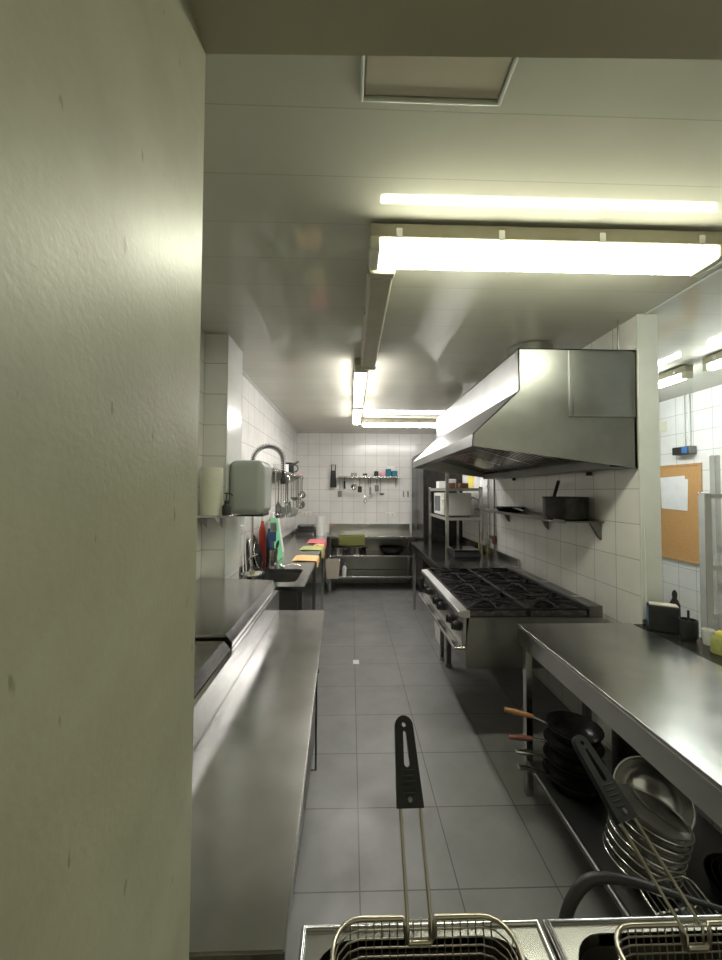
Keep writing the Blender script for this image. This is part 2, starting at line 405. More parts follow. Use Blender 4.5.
MB().lathe([(0, 0), (.02, 0), (.02, .02), (0, .02)], (-.87, 3.27, 1.0), 10).tube([(-.87, 3.28, 1.02), (-.80, 3.24, 1.05)], .006, 6).build('handle', 'chrome', t)

# tall roll dispenser on the column
t = thing('towel_dispenser', 'grey-green rounded paper towel dispenser on the right face of the column', 'dispenser', (-.67, 2.55, 1.44))
MB().box(-.797, -.565, 2.42, 2.70, 1.44, 1.80, .05, seg=5).build('cover', 'sage', t)
MB().box(-.760, -.58, 2.47, 2.66, 1.428, 1.45, .004).build('outlet', 'rubber', t)

# small shelf on column front
t = thing('wall_shelf', 'small thin steel shelf on the front of the tiled column', 'shelf', (-.82, 2.3, 1.45))
MB().box(-.945, -.70, 2.13, 2.40, 1.443, 1.449, .001).build('board', 'steel_y', t)
MB().tube([(-.945, 2.13, 1.452), (-.70, 2.13, 1.452), (-.70, 2.395, 1.452)], .005, 8).build('rim', 'chrome', t)
for x in (-.92, -.82): MB().prism([(x, 2.4, 1.442), (x, 2.22, 1.442), (x, 2.4, 1.36)], (.004, 0, 0)).build('bracket', 'steel', t)
t = thing('paper_roll', 'upright cream paper roll on the small column shelf', 'paper roll', (-.835, 2.25, 1.45))
MB().lathe([(.02, 0), (.062, 0), (.064, .006), (.064, .279), (.062, .285), (.02, .285), (.02, 0)], (-.835, 2.25, 1.45), 28).build('roll', 'cream', t)
MB().lathe([(.014, .001), (.0195, .001), (.0195, .284), (.014, .284), (.014, .001)], (-.835, 2.25, 1.45), 20).build('core', 'bucket', t)
t = thing('soap_pump', 'small black pump bottle beside the cream paper roll', 'bottle', (-.735, 2.22, 1.45))
MB().lathe([(0, 0), (.024, 0), (.026, .01), (.026, .055), (.012, .07), (0, .07)], (-.735, 2.22, 1.45), 16).build('bottle', 'rubber', t)
MB().lathe([(0, .07), (.013, .07), (.013, .09), (.005, .092), (.005, .125), (.014, .127), (.014, .135), (0, .137)], (-.735, 2.22, 1.45), 12).tube([(-.735, 2.22, 1.581), (-.70, 2.20, 1.578), (-.695, 2.198, 1.566)], .004, 6).build('pump', 'rubber', t)

# ------------------------------------------------------------------ sink-side small things
ZT = .8805
def cyl_thing(name, label, cat, c, r, hgt, mat, n=20, rim=0):
    t = thing(name, label, cat, c)
    return t
t = thing('colander', 'shallow steel strainer dish with vegetable scraps on the sink corner', 'strainer', (-.80, 3.10, ZT))
MB().lathe([(0, .002), (.05, .002), (.085, .03), (.1, .034), (.1, .037), (.083, .033), (.05, .006), (0, .006)], (-.80, 3.10, ZT), 24).build('dish', 'chrome', t)
fd = MB()
for i in range(14):
    a = random.uniform(0, 6.28); q = random.uniform(0, .045)
    fd.box(-.008, .008, -.006, .006, -.005, .006, .002, Matrix.Translation((-.80 + q * math.cos(a), 3.10 + q * math.sin(a), ZT + .014)) @ Matrix.Rotation(a, 4, 'X') @ Matrix.Rotation(a * 2, 4, 'Z'))
tag(fd.build('vegetable_scraps', 'food', origin=(-.80, 3.10, ZT)), 'yellow green food scraps lying in the strainer dish', 'food scraps', kind='stuff')
# black lids leaning on the wall
def lean(c, ry, rz=0): return Matrix.Translation(Vector(c)) @ Matrix.Rotation(rz, 4, 'Z') @ Matrix.Rotation(ry, 4, 'Y')
def round_lid(label, c, r, tilt, mat='enamel'):
    t = thing('pan_lid', label, 'lid', (c[0], c[1], ZT), 'dark lids leaning on the left wall')
    m4 = Matrix.Rotation(tilt, 4, 'Y')
    MB().lathe([(0, .012), (r * .7, .008), (r, -.004), (r, 0), (r * .7, .013), (0, .018)], c, 28, m4).build('disc', mat, t)
    MB().tube([Vector(c) + m4 @ Vector(p) for p in arc((0, 0, 0), r, 0, 2 * PI - .22, 27, X, Y)], .005, 6, closed=True).build('rim', 'chrome', t)
    MB().lathe([(0, .017), (.008, .017), (.008, .03), (.018, .034), (.018, .04), (0, .042)], c, 12, m4).build('knob', 'plastic', t)
round_lid('larger dark round lid leaning on the wall behind the sink', (-.895, 3.50, ZT + .158), .155, math.radians(80))
round_lid('smaller dark round lid leaning in front of the larger lid', (-.850, 3.46, ZT + .123), .12, math.radians(77))
# utensil holder + utensils
hx, hy = -.745, 3.56
t = thing('utensil_pot', 'cylindrical steel pot holding spoons behind the sink', 'utensil holder', (hx, hy, ZT))
MB().lathe([(0, 0), (.055, 0), (.055, .16), (.058, .163), (.052, .163), (.052, .004), (0, .004)], (hx, hy, ZT), 24).build('pot', 'steel', t)
def stick(name, label, cat, base, tip, mat, head, headmat=None, group=None, r=.007):
    base, tip = Vector(base), Vector(tip); t = thing(name, label, cat, base, group)
    MB().tube([base, tip], [r, r * .8], 8).build('handle', mat, t)
    d = (tip - base).normalized(); q = d.to_track_quat('Z', 'Y').to_matrix().to_4x4()
    hb = MB()
    if head == 'spoon': hb.lathe([(0, -.01), (.022, .01), (.03, .04), (.022, .07), (0, .085)], tip, 14, q @ Matrix.Diagonal((1, .3, 1, 1)))
    elif head == 'slice': hb.box(-.035, .035, -.0025, .0025, 0, .09, .002, Matrix.Translation(tip) @ q)
    elif head == 'brush': hb.lathe([(0, 0), (.02, 0), (.03, .02), (.03, .05), (0, .06)], tip, 12, q)
    else: hb.lathe([(0, 0), (.01, 0), (.012, .03), (0, .05)], tip, 10, q)
    hb.build('head', headmat or mat, t); return t
G = 'utensils standing behind the sink'
stick('serving_spoon', 'black serving spoon leaning right in the steel utensil pot', 'spoon', (hx + .01, hy, ZT + .01), (hx + .045, hy - .01, ZT + .17), 'plastic', 'spoon', group=G)
stick('serving_spoon', 'black serving spoon leaning left in the steel utensil pot', 'spoon', (hx - .01, hy + .01, ZT + .01), (hx - .035, hy, ZT + .19), 'plastic', 'spoon', group=G)
stick('spatula', 'blue handled spatula standing upright in the steel utensil pot', 'spatula', (hx + .005, hy - .03, ZT + .01), (hx + .01, hy - .04, ZT + .24), 'blue', 'slice', group=G)
stick('spatula', 'steel spatula standing highest in the steel utensil pot', 'spatula', (hx + .015, hy + .02, ZT + .01), (hx + .005, hy + .03, ZT + .32), 'chrome', 'slice', group=G)
# red spray bottle style containers
def bottle(name, label, c, r, hgt, mat, capmat, group=None):
    t = thing(name, label, 'bottle', c, group)
    MB().lathe([(0, 0), (r, 0), (r * 1.05, .01), (r, hgt * .62), (r * .45, hgt * .78), (r * .4, hgt * .84), (0, hgt * .84)], c, 18).build('body', mat, t)
    MB().lathe([(0, hgt * .83), (r * .5, hgt * .83), (r * .5, hgt * .93), (r * .2, hgt), (0, hgt)], c, 14).build('cap', capmat, t)
    return t
bottle('detergent_bottle', 'tall red bottle with a white cap behind the sink', (-.885, 3.76, ZT), .034, .50, 'red', 'white')
bottle('detergent_bottle', 'dark blue bottle between the red bottle and the steel pot', (-.80, 3.675, ZT), .028, .42, 'blue', 'white')
bottle('sauce_bottle', 'slim red bottle with an orange cap beside the dark blue bottle', (-.84, 3.92, ZT), .026, .44, 'red', 'corange')
stick('dish_brush', 'white dish brush propped on the wall, the higher of two', 'brush', (-.90, 3.255, ZT + .004), (-.925, 3.25, 1.36), 'white', 'brush', group='white dish brushes by the sink', r=.006)
stick('dish_brush', 'white dish brush propped on the wall, the lower of two', 'brush', (-.90, 3.17, ZT + .004), (-.92, 3.18, 1.25), 'white', 'brush', group='white dish brushes by the sink', r=.006)
# ladle lying on the sink side
t = thing('ladle', 'steel ladle lying across the sink rim in front of the utensil pot', 'ladle', (-.60, 3.5, ZT))
MB().lathe([(0, 0), (.025, .004), (.036, .025), (.034, .025), (.023, .006), (0, .003)], (-.64, 3.52, ZT), 16).build('bowl', 'chrome', t)
MB().tube([(-.605, 3.52, ZT + .022), (-.54, 3.54, ZT + .03), (-.46, 3.56, ZT + .005)], .004, 6).build('handle', 'chrome', t)
# cutting boards
def board(label, y0, y1, hgt, mat, x):
    m4 = Matrix.Translation((x, 0, ZT)) @ Matrix.Rotation(math.radians(-9), 4, 'Y')
    b = MB().box(0, .014, y0, y1, 0, hgt, .006, m4)
    return tag(b.build('cutting_board', mat, origin=(x, (y0 + y1) / 2, ZT)), label, 'cutting board', 'cutting boards leaning behind the sink')
board('large green cutting board leaning behind the steel utensil pot', 3.72, 4.08, .44, 'green', -.745)
board('pale white cutting board standing just beyond the green one', 4.12, 4.45, .48, 'white', -.80)

# cloths on the front edge of the sink counter
def cloth(label, y0, y1, x0, drop, mat):
    xe = -.345 - (y0 - SY0) / (SY1 - SY0) * .03
    prof = [(x0, .886), (x0 + .06, .892), (xe - .06, .887), (xe - .004, .889), (xe + .007, .884), (xe + .009, .86), (xe + .011, .88 - drop)]
    b = MB(); n = 10; rows = []
    for j in range(n + 1):
        y = y0 + (y1 - y0) * j / n
        rows.append([b.bm.verts.new((x + .003 * math.sin(j * 1.7 + i) * (1 if z < .86 else .4) + (.002 if z < .87 else 0), y + .006 * math.sin(i * 1.3), z + (.0025 * math.sin(j * 1.3 + i) if z > .87 else .012 * math.sin(j)))) for i, (x, z) in enumerate(prof)])
    for A, Bq in zip(rows, rows[1:]):
        for i in range(len(prof) - 1): b.bm.faces.new([A[i], A[i + 1], Bq[i + 1], Bq[i]])
    bmesh.ops.recalc_face_normals(b.bm, faces=b.bm.faces)
    bmesh.ops.solidify(b.bm, geom=list(b.bm.faces), thickness=.003)
    return tag(b.build('dish_cloth', mat, origin=(x0, y0, .88)), label, 'cloth', 'cloths hung over the sink counter edge')
cloth('orange cloth folded over the sink counter edge, nearest of the cloths', 3.80, 4.12, -.60, .07, 'corange')
cloth('lime green cloth over the sink counter edge between orange and pink', 4.50, 4.80, -.62, .10, 'clime')
cloth('pale orange cloth hanging over the counter edge just beyond the lime cloth', 4.83, 5.02, -.48, .16, 'corange')
cloth('pink red cloth over the sink counter edge, farthest of the cloths', 5.06, 5.5, -.60, .08, 'cpink')

# roll of paper + trays at the far end
t = thing('kitchen_roll', 'white kitchen roll standing at the far end of the sink counter', 'paper roll', (-.49, 6.05, ZT))
MB().lathe([(.02, 0), (.068, 0), (.07, .006), (.07, .30), (.066, .305), (.02, .305), (.02, 0)], (-.49, 6.05, ZT), 24).build('roll', 'white', t)
MB().lathe([(.015, 0), (.0195, 0), (.0195, .303), (.015, .303), (.015, 0)], (-.49, 6.05, ZT), 16).build('core', 'bucket', t)
for i, (lb, z0, s_) in enumerate((('dark steel tray in the back left corner, bottom of the stack', 0, 1.), ('dark steel tray in the back left corner, middle of the stack', .045, .92), ('dark steel tray in the back left corner, top of the stack', .09, .8))):
    b = MB(); wx, wy = .17 * s_, .2 * s_; cx, cy = -.74, 6.22; zz = ZT + z0
    a_ = rrect(cx - wx, cx + wx, cy - wy, cy + wy, zz + .055, .03, 4); b_ = rrect(cx - wx + .02, cx + wx - .02, cy - wy + .02, cy + wy - .02, zz, .03, 4)
    c_ = rrect(cx - wx + .005, cx + wx - .005, cy - wy + .005, cy + wy - .005, zz + .055, .03, 4); d_ = rrect(cx - wx + .024, cx + wx - .024, cy - wy + .024, cy + wy - .024, zz + .003, .03, 4); n = len(a_)
    b.poly(a_ + b_ + c_ + d_, [[j, (j + 1) % n, n + (j + 1) % n, n + j] for j in range(n)] + [[2 * n + j, 2 * n + (j + 1) % n, 3 * n + (j + 1) % n, 3 * n + j] for j in range(n)] + [[j, (j + 1) % n, 2 * n + (j + 1) % n, 2 * n + j] for j in range(n)] + [list(range(n, 2 * n)), list(range(3 * n, 4 * n))])
    tag(b.build('steel_tray', 'steel_dark', origin=(cx, cy, zz)), lb, 'tray', 'trays stacked in the back left corner')

# left wall shelf with hanging utensils
SHZ = 1.80
t = thing('wall_shelf', 'long steel shelf on the left wall with utensils hanging below', 'shelf', (-.83, 4.4, SHZ))
MB().box(-.948, -.71, 3.42, 5.5, SHZ, SHZ + .012, .002).build('board', 'steel_y', t)
MB().tube([(-.70, 3.45, SHZ - .012), (-.70, 5.5, SHZ - .012)], .006, 8).build('rail', 'chrome', t)
for y in (3.6, 4.5, 5.4):
    MB().prism([(-.948, y, SHZ), (-.72, y, SHZ), (-.948, y, SHZ - .12)], (0, .004, 0)).build('bracket', 'steel', t)
def hanger(kind, label, x, y, ztop, length, mat, group, d='y'):
    """a utensil hanging from a rail by a hook"""
    names = dict(ladle='ladle', skimmer='skimmer', whisk='whisk', tongs='tongs', slice='spatula', loop='strainer', peeler='peeler')
    t = thing(names[kind], label, names[kind], (x, y, ztop - length), group)
    zb = ztop - length
    hk = arc((x, y, ztop - .012), .012, -PI * .5, PI * 1.0, 8, X, Z)
    hd = MB().tube(hk[::-1] + [Vector((x, y, ztop - .03)), Vector((x, y, zb + .1))], .0055, 6)
    if kind == 'tongs': hd.tube([(x + .012, y, ztop - .03), (x + .02, y, zb + .1), (x + .012, y, zb)], .005, 6).tube([(x, y, zb + .1), (x - .014, y, zb)], .005, 6)
    hd.build('handle', mat, t)
    if kind == 'ladle': MB().lathe([(0, 0), (.03, .008), (.045, .04), (.042, .04), (.028, .011), (0, .004)], (x + .03, y, zb + .05), 16).tube([(x, y, zb + .1), (x, y, zb + .085), (x + .01, y, zb + .08)], .004, 6).build('bowl', mat, t)
    if kind == 'skimmer': MB().lathe([(0, 0), (.055, .0), (.06, .006), (.055, .004), (0, .004)], (x, y, zb + .05), 20, Matrix.Rotation(PI / 2 - .2, 4, 'X')).build('disc', mat, t)
    if kind == 'slice': MB().box(x - .035, x + .035, y - .002, y + .002, zb, zb + .105, .002).build('blade', mat, t)
    if kind == 'peeler': MB().box(x - .018, x + .018, y - .006, y + .006, zb, zb + .13, .003).build('blade', mat, t)
    if kind == 'loop': MB().tube(arc((x, y, zb + .05), .05, 0, 2 * PI * 23 / 24, 23, X, Z), .004, 6, closed=True).lathe([(0, -.03), (.03, -.02), (.048, 0), (.03, -.018), (0, -.028)], (x, y, zb + .05), 16, Matrix.Rotation(PI / 2, 4, 'X')).build('basket', mat, t)
    if kind == 'whisk':
        wb = MB()
        for k in range(5):
            a = PI * k / 5; dx, dy = math.cos(a), math.sin(a)
            wb.tube([(x + dx * q * .03, y + dy * q * .03, zb + hz) for q, hz in ((0, .13), (.7, .08), (1, .045), (.7, .01), (0, 0), (-.7, .01), (-1, .045), (-.7, .08), (0, .13))], .0035, 4)
        wb.build('wires', mat, t)
    return t
GL = 'utensils hanging from the left wall shelf'
zr = SHZ - .008
seq = [('ladle', .50, 'first in the row'), ('whisk', .42, 'second in the row'), ('skimmer', .46, 'third in the row'), ('ladle', .40, 'fourth in the row'), ('tongs', .48, 'fifth in the row'), ('slice', .44, 'sixth in the row'),
       ('whisk', .50, 'seventh in the row'), ('ladle', .36, 'eighth in the row'), ('skimmer', .50, 'ninth in the row'), ('slice', .38, 'tenth in the row'), ('tongs', .50, 'eleventh in the row'),
       ('ladle', .47, 'twelfth in the row'), ('whisk', .40, 'thirteenth in the row'), ('skimmer', .44, 'fourteenth in the row'), ('loop', .30, 'last in the row')]
nm = dict(ladle='steel ladle', whisk='wire whisk', skimmer='steel skimmer', tongs='steel tongs', slice='steel spatula', loop='round wire strainer')
for i, (k, ln, wh) in enumerate(seq):
    hanger(k, f'{nm[k]} hanging from the left wall shelf, {wh} from the sink', -.70, 3.47 + i * .135, zr, ln, ('chrome', 'steel_dark', 'steel')[i % 3], GL)
t = thing('stock_pan', 'white enamel pan with black handle on the left wall shelf', 'pan', (-.82, 4.35, SHZ + .012))
MB().lathe([(0, 0), (.08, 0), (.09, .01), (.09, .09), (.094, .093), (.086, .093), (.086, .012), (0, .004)], (-.82, 4.35, SHZ + .012), 24).build('body', 'white', t)
MB().tube([(-.73, 4.37, SHZ + .085), (-.66, 4.45, SHZ + .13), (-.64, 4.50, SHZ + .15)], [.01, .013, .012], 8).build('handle', 'plastic', t)
t = thing('black_jug', 'black jug on the left wall shelf beside the white pan', 'jug', (-.80, 4.85, SHZ + .012))
MB().lathe([(0, 0), (.05, 0), (.06, .02), (.055, .1), (.065, .15), (.06, .15), (.05, .1), (.05, .02), (0, .006)], (-.80, 4.85, SHZ + .012), 20).build('body', 'plastic', t)
MB().tube(arc((-.735, 4.85, SHZ + .09), .045, -PI / 2, PI / 2, 8, X, Z), .007, 8).build('handle', 'plastic', t)
tag(MB().box(-.90, -.70, 5.15, 5.46, SHZ + .0125, SHZ + .03, .006).build('red_tray', 'pink', origin=(-.8, 5.3, SHZ + .012)), 'flat pinkish red tray at the far end of the left wall shelf', 'tray')

# ------------------------------------------------------------------ back table
BX0, BX1, BY0, BY1 = -.365, 1.045, 5.9, 6.49
t = thing('back_table', 'steel table with two lower shelves against the back wall', 'table', (.34, 6.2, 0))
MB().box(BX0, BX1, BY0, BY1, .845, .88, .003).build('tabletop', 'steel', t)
MB().box(BX0, BX1 - .02, 6.465, BY1, .88, 1.03, .003).build('backsplash', 'steel', t)
MB().box(BX0 + .02, BX1 - .04, BY0 + .03, BY1 - .02, .545, .575, .003).build('shelf', 'steel', t)
MB().box(BX0 + .02, BX1 - .04, BY0 + .03, BY1 - .02, .215, .245, .003).build('shelf', 'steel', t)
MB().box(BX0 + .02, BX1 - .05, 6.45, 6.47, .25, .84, .002).build('back_panel', 'steel_side', t)
for x in (BX0 + .02, BX1 - .06):
    for y in (BY0 + .02, BY1 - .06):
        MB().box(x, x + .04, y, y + .04, 0, .846, .003).build('leg', 'steel', t)
def pot(name, label, cat, c, r, hgt, mat, rim='chrome', loops=True, group=None):
    t = thing(name, label, cat, c, group)
    MB().lathe([(0, 0), (r * .96, 0), (r, .01), (r, hgt), (r - .004, hgt), (r - .005, .012), (0, .005)], c, 30).build('body', mat, t)
    MB().tube([Vector(c) + Vector((math.cos(a) * r, math.sin(a) * r, hgt)) for a in [2 * PI * i / 28 for i in range(28)]], .005, 6, closed=True).build('rim', rim, t)
    if loops:
        for s_ in (-1, 1):
            MB().tube([Vector(c) + Vector(p) for p in ((s_ * r, -.04, hgt * .7), (s_ * (r + .03), -.035, hgt * .72), (s_ * (r + .03), .035, hgt * .72), (s_ * r, .04, hgt * .7))], .006, 6).build('handle', mat, t)
    return t
pot('cooking_pot', 'steel pot with a pale rim on the back table shelf, left of the black pan', 'pot', (.10, 6.10, .5755), .155, .13, 'steel', 'white')
pot('cooking_pot', 'small steel pot at the left end of the back table shelf', 'pot', (-.21, 6.12, .5755), .11, .10, 'steel')
t = thing('wok', 'wide black pan on the middle shelf of the back table', 'pan', (.68, 6.12, .5755))
MB().lathe([(0, 0), (.12, 0), (.19, .05), (.21, .11), (.204, .112), (.185, .055), (.115, .006), (0, .006)], (.68, 6.14, .5755), 30).build('body', 'enamel', t)
MB().tube([(.87, 6.12, .66), (.90, 6.05, .69), (.90, 5.98, .70)], .01, 8).build('handle', 'plastic', t)
cl = MB(); rows = []
for j in range(9):
    x = -.19 + .052 * j
    rows.append([cl.bm.verts.new((x, y + .003 * math.sin(j * 1.4), z + .004 * math.sin(j + z * 9))) for y, z in ((6.1, .886), (5.93, .886), (5.893, .884), (5.886, .86), (5.886, .80), (5.884, .74))])
for A, Bq in zip(rows, rows[1:]):
    for i in range(5): cl.bm.faces.new([A[i], A[i + 1], Bq[i + 1], Bq[i]])
bmesh.ops.solidify(cl.bm, geom=list(cl.bm.faces), thickness=.003)
tag(cl.build('dish_cloth', 'dullcloth', origin=(.1, 5.9, .88)), 'yellow green cloth hanging over the front edge of the back table', 'cloth')
t = thing('beige_bucket', 'beige plastic bucket hung on the left end of the back table', 'bucket', (-.27, 5.76, .38))
bx = MB().poly([(-.36, 5.67, .27), (-.18, 5.67, .27), (-.18, 5.83, .27), (-.36, 5.83, .27), (-.38, 5.65, .54), (-.16, 5.65, .54), (-.16, 5.85, .54), (-.38, 5.85, .54),
                (-.375, 5.655, .54), (-.165, 5.655, .54), (-.165, 5.845, .54), (-.375, 5.845, .54), (-.355, 5.675, .28), (-.185, 5.675, .28), (-.185, 5.825, .28), (-.355, 5.825, .28)],
               [[0, 1, 2, 3], [0, 1, 5, 4], [1, 2, 6, 5], [2, 3, 7, 6], [3, 0, 4, 7], [4, 5, 9, 8], [5, 6, 10, 9], [6, 7, 11, 10], [7, 4, 8, 11], [8, 9, 13, 12], [9, 10, 14, 13], [10, 11, 15, 14], [11, 8, 12, 15], [12, 13, 14, 15]])
bx.build('body', 'bucket', t, smooth=False)
MB().tube([(-.375, 5.75, .53), (-.30, 5.80, .60), (-.27, 5.87, .62), (-.24, 5.80, .60), (-.165, 5.75, .53)], .004, 6).build('handle', 'chrome', t)
t = thing('spray_bottle', 'small white bottle with blue top beside the beige bucket', 'bottle', (-.10, 5.99, .245))
MB().lathe([(0, 0), (.035, 0), (.035, .12), (.012, .16), (0, .16)], (-.10, 5.99, .2455), 16).build('body', 'white', t)
MB().lathe([(0, .158), (.014, .158), (.014, .20), (0, .205)], (-.10, 5.99, .2455), 12).build('cap', 'label', t)

# utensil shelf on the back wall
t = thing('wall_shelf', 'short steel shelf with utensils on the back wall', 'shelf', (.3, 6.45, 1.84))
MB().box(-.22, .82, 6.32, 6.50, 1.84, 1.852, .002).build('board', 'steel', t)
MB().tube([(-.22, 6.315, 1.83), (.82, 6.315, 1.83)], .006, 8).build('rail', 'chrome', t)
for x in (-.15, .3, .78): MB().prism([(x, 6.499, 1.84), (x, 6.34, 1.84), (x, 6.499, 1.66)], (.004, 0, 0)).build('bracket', 'steel_dark', t)
GB = 'utensils hanging from the back wall shelf'
for i, (k, x, ln, m_, lb) in enumerate((('slice', -.19, .34, 'steel_dark', 'dark spatula hanging leftmost on the back wall shelf'), ('peeler', -.11, .20, 'plastic', 'black peeler hanging second from left on the back wall shelf'),
        ('loop', .05, .22, 'chrome', 'round strainer hanging left of the whisk on the back wall'), ('slice', .15, .26, 'plastic', 'black spatula hanging between strainer and whisk on the back wall'), ('whisk', .24, .44, 'chrome', 'long pale whisk hanging lowest on the back wall shelf'),
        ('peeler', .33, .30, 'steel_dark', 'dark narrow utensil hanging right of the long whisk'), ('slice', .44, .24, 'steel_dark', 'short dark spatula hanging right of the whisk on the back wall'), ('ladle', .50, .36, 'steel_dark', 'dark ladle hanging rightmost on the back wall shelf'))):
    hanger(k, lb, x, 6.315, 1.835, ln, m_, GB)
t = thing('box_grater', 'tall dark grater hanging on the wall at the left end of the back shelf', 'grater', (-.30, 6.44, 1.66))
MB().prism([(-.36, 6.41, 1.66), (-.25, 6.41, 1.66), (-.265, 6.41, 1.95), (-.345, 6.41, 1.95)], (0, .085, 0), .002).build('body', 'plastic', t)
MB().tube([(-.34, 6.45, 1.95), (-.34, 6.45, 2.05), (-.27, 6.45, 2.05), (-.27, 6.45, 1.95)], .009, 6).build('handle', 'plastic', t)
for nme, lb, ct, x0, x1, hh, m_ in (('tin_box', 'low dark tin left on the back wall shelf', 'tin', .0, .1, .06, 'steel_dark'), ('steel_bowl', 'small steel cup near the middle of the back wall shelf', 'cup', .2, .28, .05, 'chrome'),
                                    ('timer', 'small black timer right of centre on the back wall shelf', 'timer', .40, .47, .09, 'plastic')):
    if nme == 'steel_bowl': o = MB().lathe([(0, 0), (.03, 0), (.045, .05), (.042, .05), (.028, .005), (0, .004)], ((x0 + x1) / 2, 6.4, 1.8525), 18)
    else: o = MB().box(x0, x1, 6.36, 6.44, 1.8525, 1.8525 + hh, .008)
    tag(o.build(nme, m_, origin=((x0 + x1) / 2, 6.4, 1.852)), lb, ct)
for nme, lb, ct, x0, x1, hh, m_ in (('sponge', 'pink sponge on the right part of the back wall shelf', 'sponge', .51, .59, .08, 'pink'),
                                    ('sponge', 'teal sponge pack next to the pink sponge, left one', 'sponge', .60, .69, .13, 'teal'), ('sponge', 'teal sponge pack at the right end, right one', 'sponge', .70, .80, .10, 'teal'),
                                    ):
    tag(MB().box(x0, x1, 6.35, 6.45, 1.8525, 1.8525 + hh, .012).build(nme, m_, origin=((x0 + x1) / 2, 6.4, 1.852)), lb, ct, 'sponges on the back wall shelf')
tag(MB().box(.63, .76, 6.46, 6.498, 1.8525, 2.03, .008).build('white_packet', 'white', origin=(.7, 6.48, 1.852)), 'white packet standing behind the teal sponges', 'packet')
def socket(label, x, z):
    t = thing('power_socket', label, 'socket', (x, 6.5, z), 'white power sockets on the back wall')
    MB().box(x - .08, x + .08, 6.488, 6.50, z - .035, z + .035, .004).build('plate', 'white', t)
    for q in (-.04, .04): MB().lathe([(0, 0), (.02, 0), (.024, .004), (0, .004)], (x + q, 6.487, z), 14, Matrix.Rotation(PI / 2, 4, 'X')).build('outlet', 'cream', t)
socket('white power socket on the back wall near the left corner', -.77, 1.20)
socket('white power socket on the back wall above the right of the table', .69, 1.19)
for q, lb in ((.92, 'small steel hook on the back wall, left of the pair'), (1.00, 'small steel hook on the back wall, right of the pair')):
    t = MB().box(q - .012, q + .012, 6.49, 6.4999, 1.50, 1.60, .002).tube([(q, 6.49, 1.53), (q, 6.46, 1.52), (q, 6.455, 1.55)], .004, 6)
    tag(t.build('wall_hook', 'chrome', origin=(q, 6.5, 1.55)), lb, 'hook', 'steel hooks on the back wall')

# dark tall fridge in the far right corner
t = thing('tall_fridge', 'tall dark fridge in the far right corner behind the microwave', 'fridge', (1.34, 5.9, 0))
MB().box(1.075, 1.615, 5.33, 6.42, .1, 2.2, .006).build('body', 'enamel', t)
for y0, y1 in ((5.35, 5.87), (5.885, 6.40)):
    d = MB().box(1.05, 1.074, y0, y1, .14, 2.17, .005).build('door', 'enamel', t)
    yh = y1 - .06 if y0 < 5.5 else y0 + .06
    MB().tube([(1.05, yh, 1.0), (1.025, yh, 1.0), (1.025, yh, 1.3), (1.05, yh, 1.3)], .006, 8).build('handle', 'steel_dark', d)
for x in (1.12, 1.57):
    for y in (5.38, 6.37): MB().lathe([(0, 0), (.025, 0), (.02, .1), (0, .1)], (x, y, 0), 12).build('foot', 'rubber', t)

# ------------------------------------------------------------------ right: far bench
t = thing('steel_bench', 'dark steel bench under the microwave rack beyond the range', 'table', (1.2, 4.4, 0))
b = MB().box(.850, 1.60, 3.50, 5.28, .845, .88, .003); b.build('tabletop', 'bench', t)
MB().box(1.585, 1.61, 3.50, 5.28, .88, .96, .003).build('upstand', 'steel_y', t)
MB().box(1.14, 1.58, 3.53, 5.25, .2, .225, .003).build('shelf', 'steel_dark', t)
MB().box(.90, .915, 3.56, 5.22, .745, .846, .002).build('apron', 'steel_dark', t)
for x in (.853, 1.55):
    for y in (3.52, 5.03 if x < 1 else 5.2): MB().box(x, x + .035, y, y + .035, 0, .846, .003).build('leg', 'steel', t)

# microwave rack
rx0, rx1, ry0, ry1 = 1.115, 1.51, 4.28, 5.22
t = thing('microwave_rack', 'two-tier steel rack standing on the bench beyond the range', 'rack', (1.33, 4.7, .88))
for x in (rx0, rx1):
    for y in (ry0, ry1):
        MB().box(x - .017, x + .017, y - .017, y + .017, .8805, 1.86 if (x == rx0 and y == ry0) else 1.655, .002).build('post', 'steel', t)
for z in (1.295, 1.635):
    s_ = MB().box(rx0 - .017, rx1 + .017, ry0 - .017, ry1 + .017, z, z + .006, .001)
    for a in ((rx0 - .018, rx0 - .012, ry0, ry1), (rx1 + .012, rx1 + .018, ry0, ry1), (rx0, rx1, ry0 - .018, ry0 - .012), (rx0, rx1, ry1 + .012, ry1 + .018)): s_.box(*a, z - .03, z + .006)
    s_.build('shelf', 'steel', t)
t = thing('microwave', 'white microwave on the lower shelf of the steel rack', 'microwave', (1.28, 4.68, 1.302))
MB().box(1.125, 1.44, 4.40, 4.92, 1.312, 1.585, .008).build('case', 'white', t)
d = MB().box(1.108, 1.125, 4.52, 4.92, 1.315, 1.583, .005).build('door', 'white', t)
MB().box(1.105, 1.109, 4.58, 4.88, 1.355, 1.545, .003).build('window', 'screen', d)
p = MB().box(1.110, 1.125, 4.40, 4.515, 1.315, 1.583, .004).build('control_panel', 'cream', t)
for z in (1.50, 1.40): MB().lathe([(0, 0), (.02, 0), (.018, .014), (0, .015)], (1.110, 4.457, z), 14, Matrix.Rotation(-PI / 2, 4, 'Y')).build('knob', 'white', p)
for x in (1.16, 1.42):
    for y in (4.45, 4.87): MB().lathe([(0, 0), (.012, 0), (.012, .012), (0, .012)], (x, y, 1.3015), 10).build('foot', 'rubber', t)
tag(MB().tube([(1.44, 4.45, 1.50), (1.47, 4.44, 1.53), (1.545, 4.46, 1.50), (1.59, 4.48, 1.38), (1.61, 4.5, 1.2), (1.61, 4.5, 1.0)], .006, 6).build('power_cable', 'steel_dark', origin=(1.55, 4.4, 1.3)), 'grey cable running from the microwave down the right wall', 'cable')
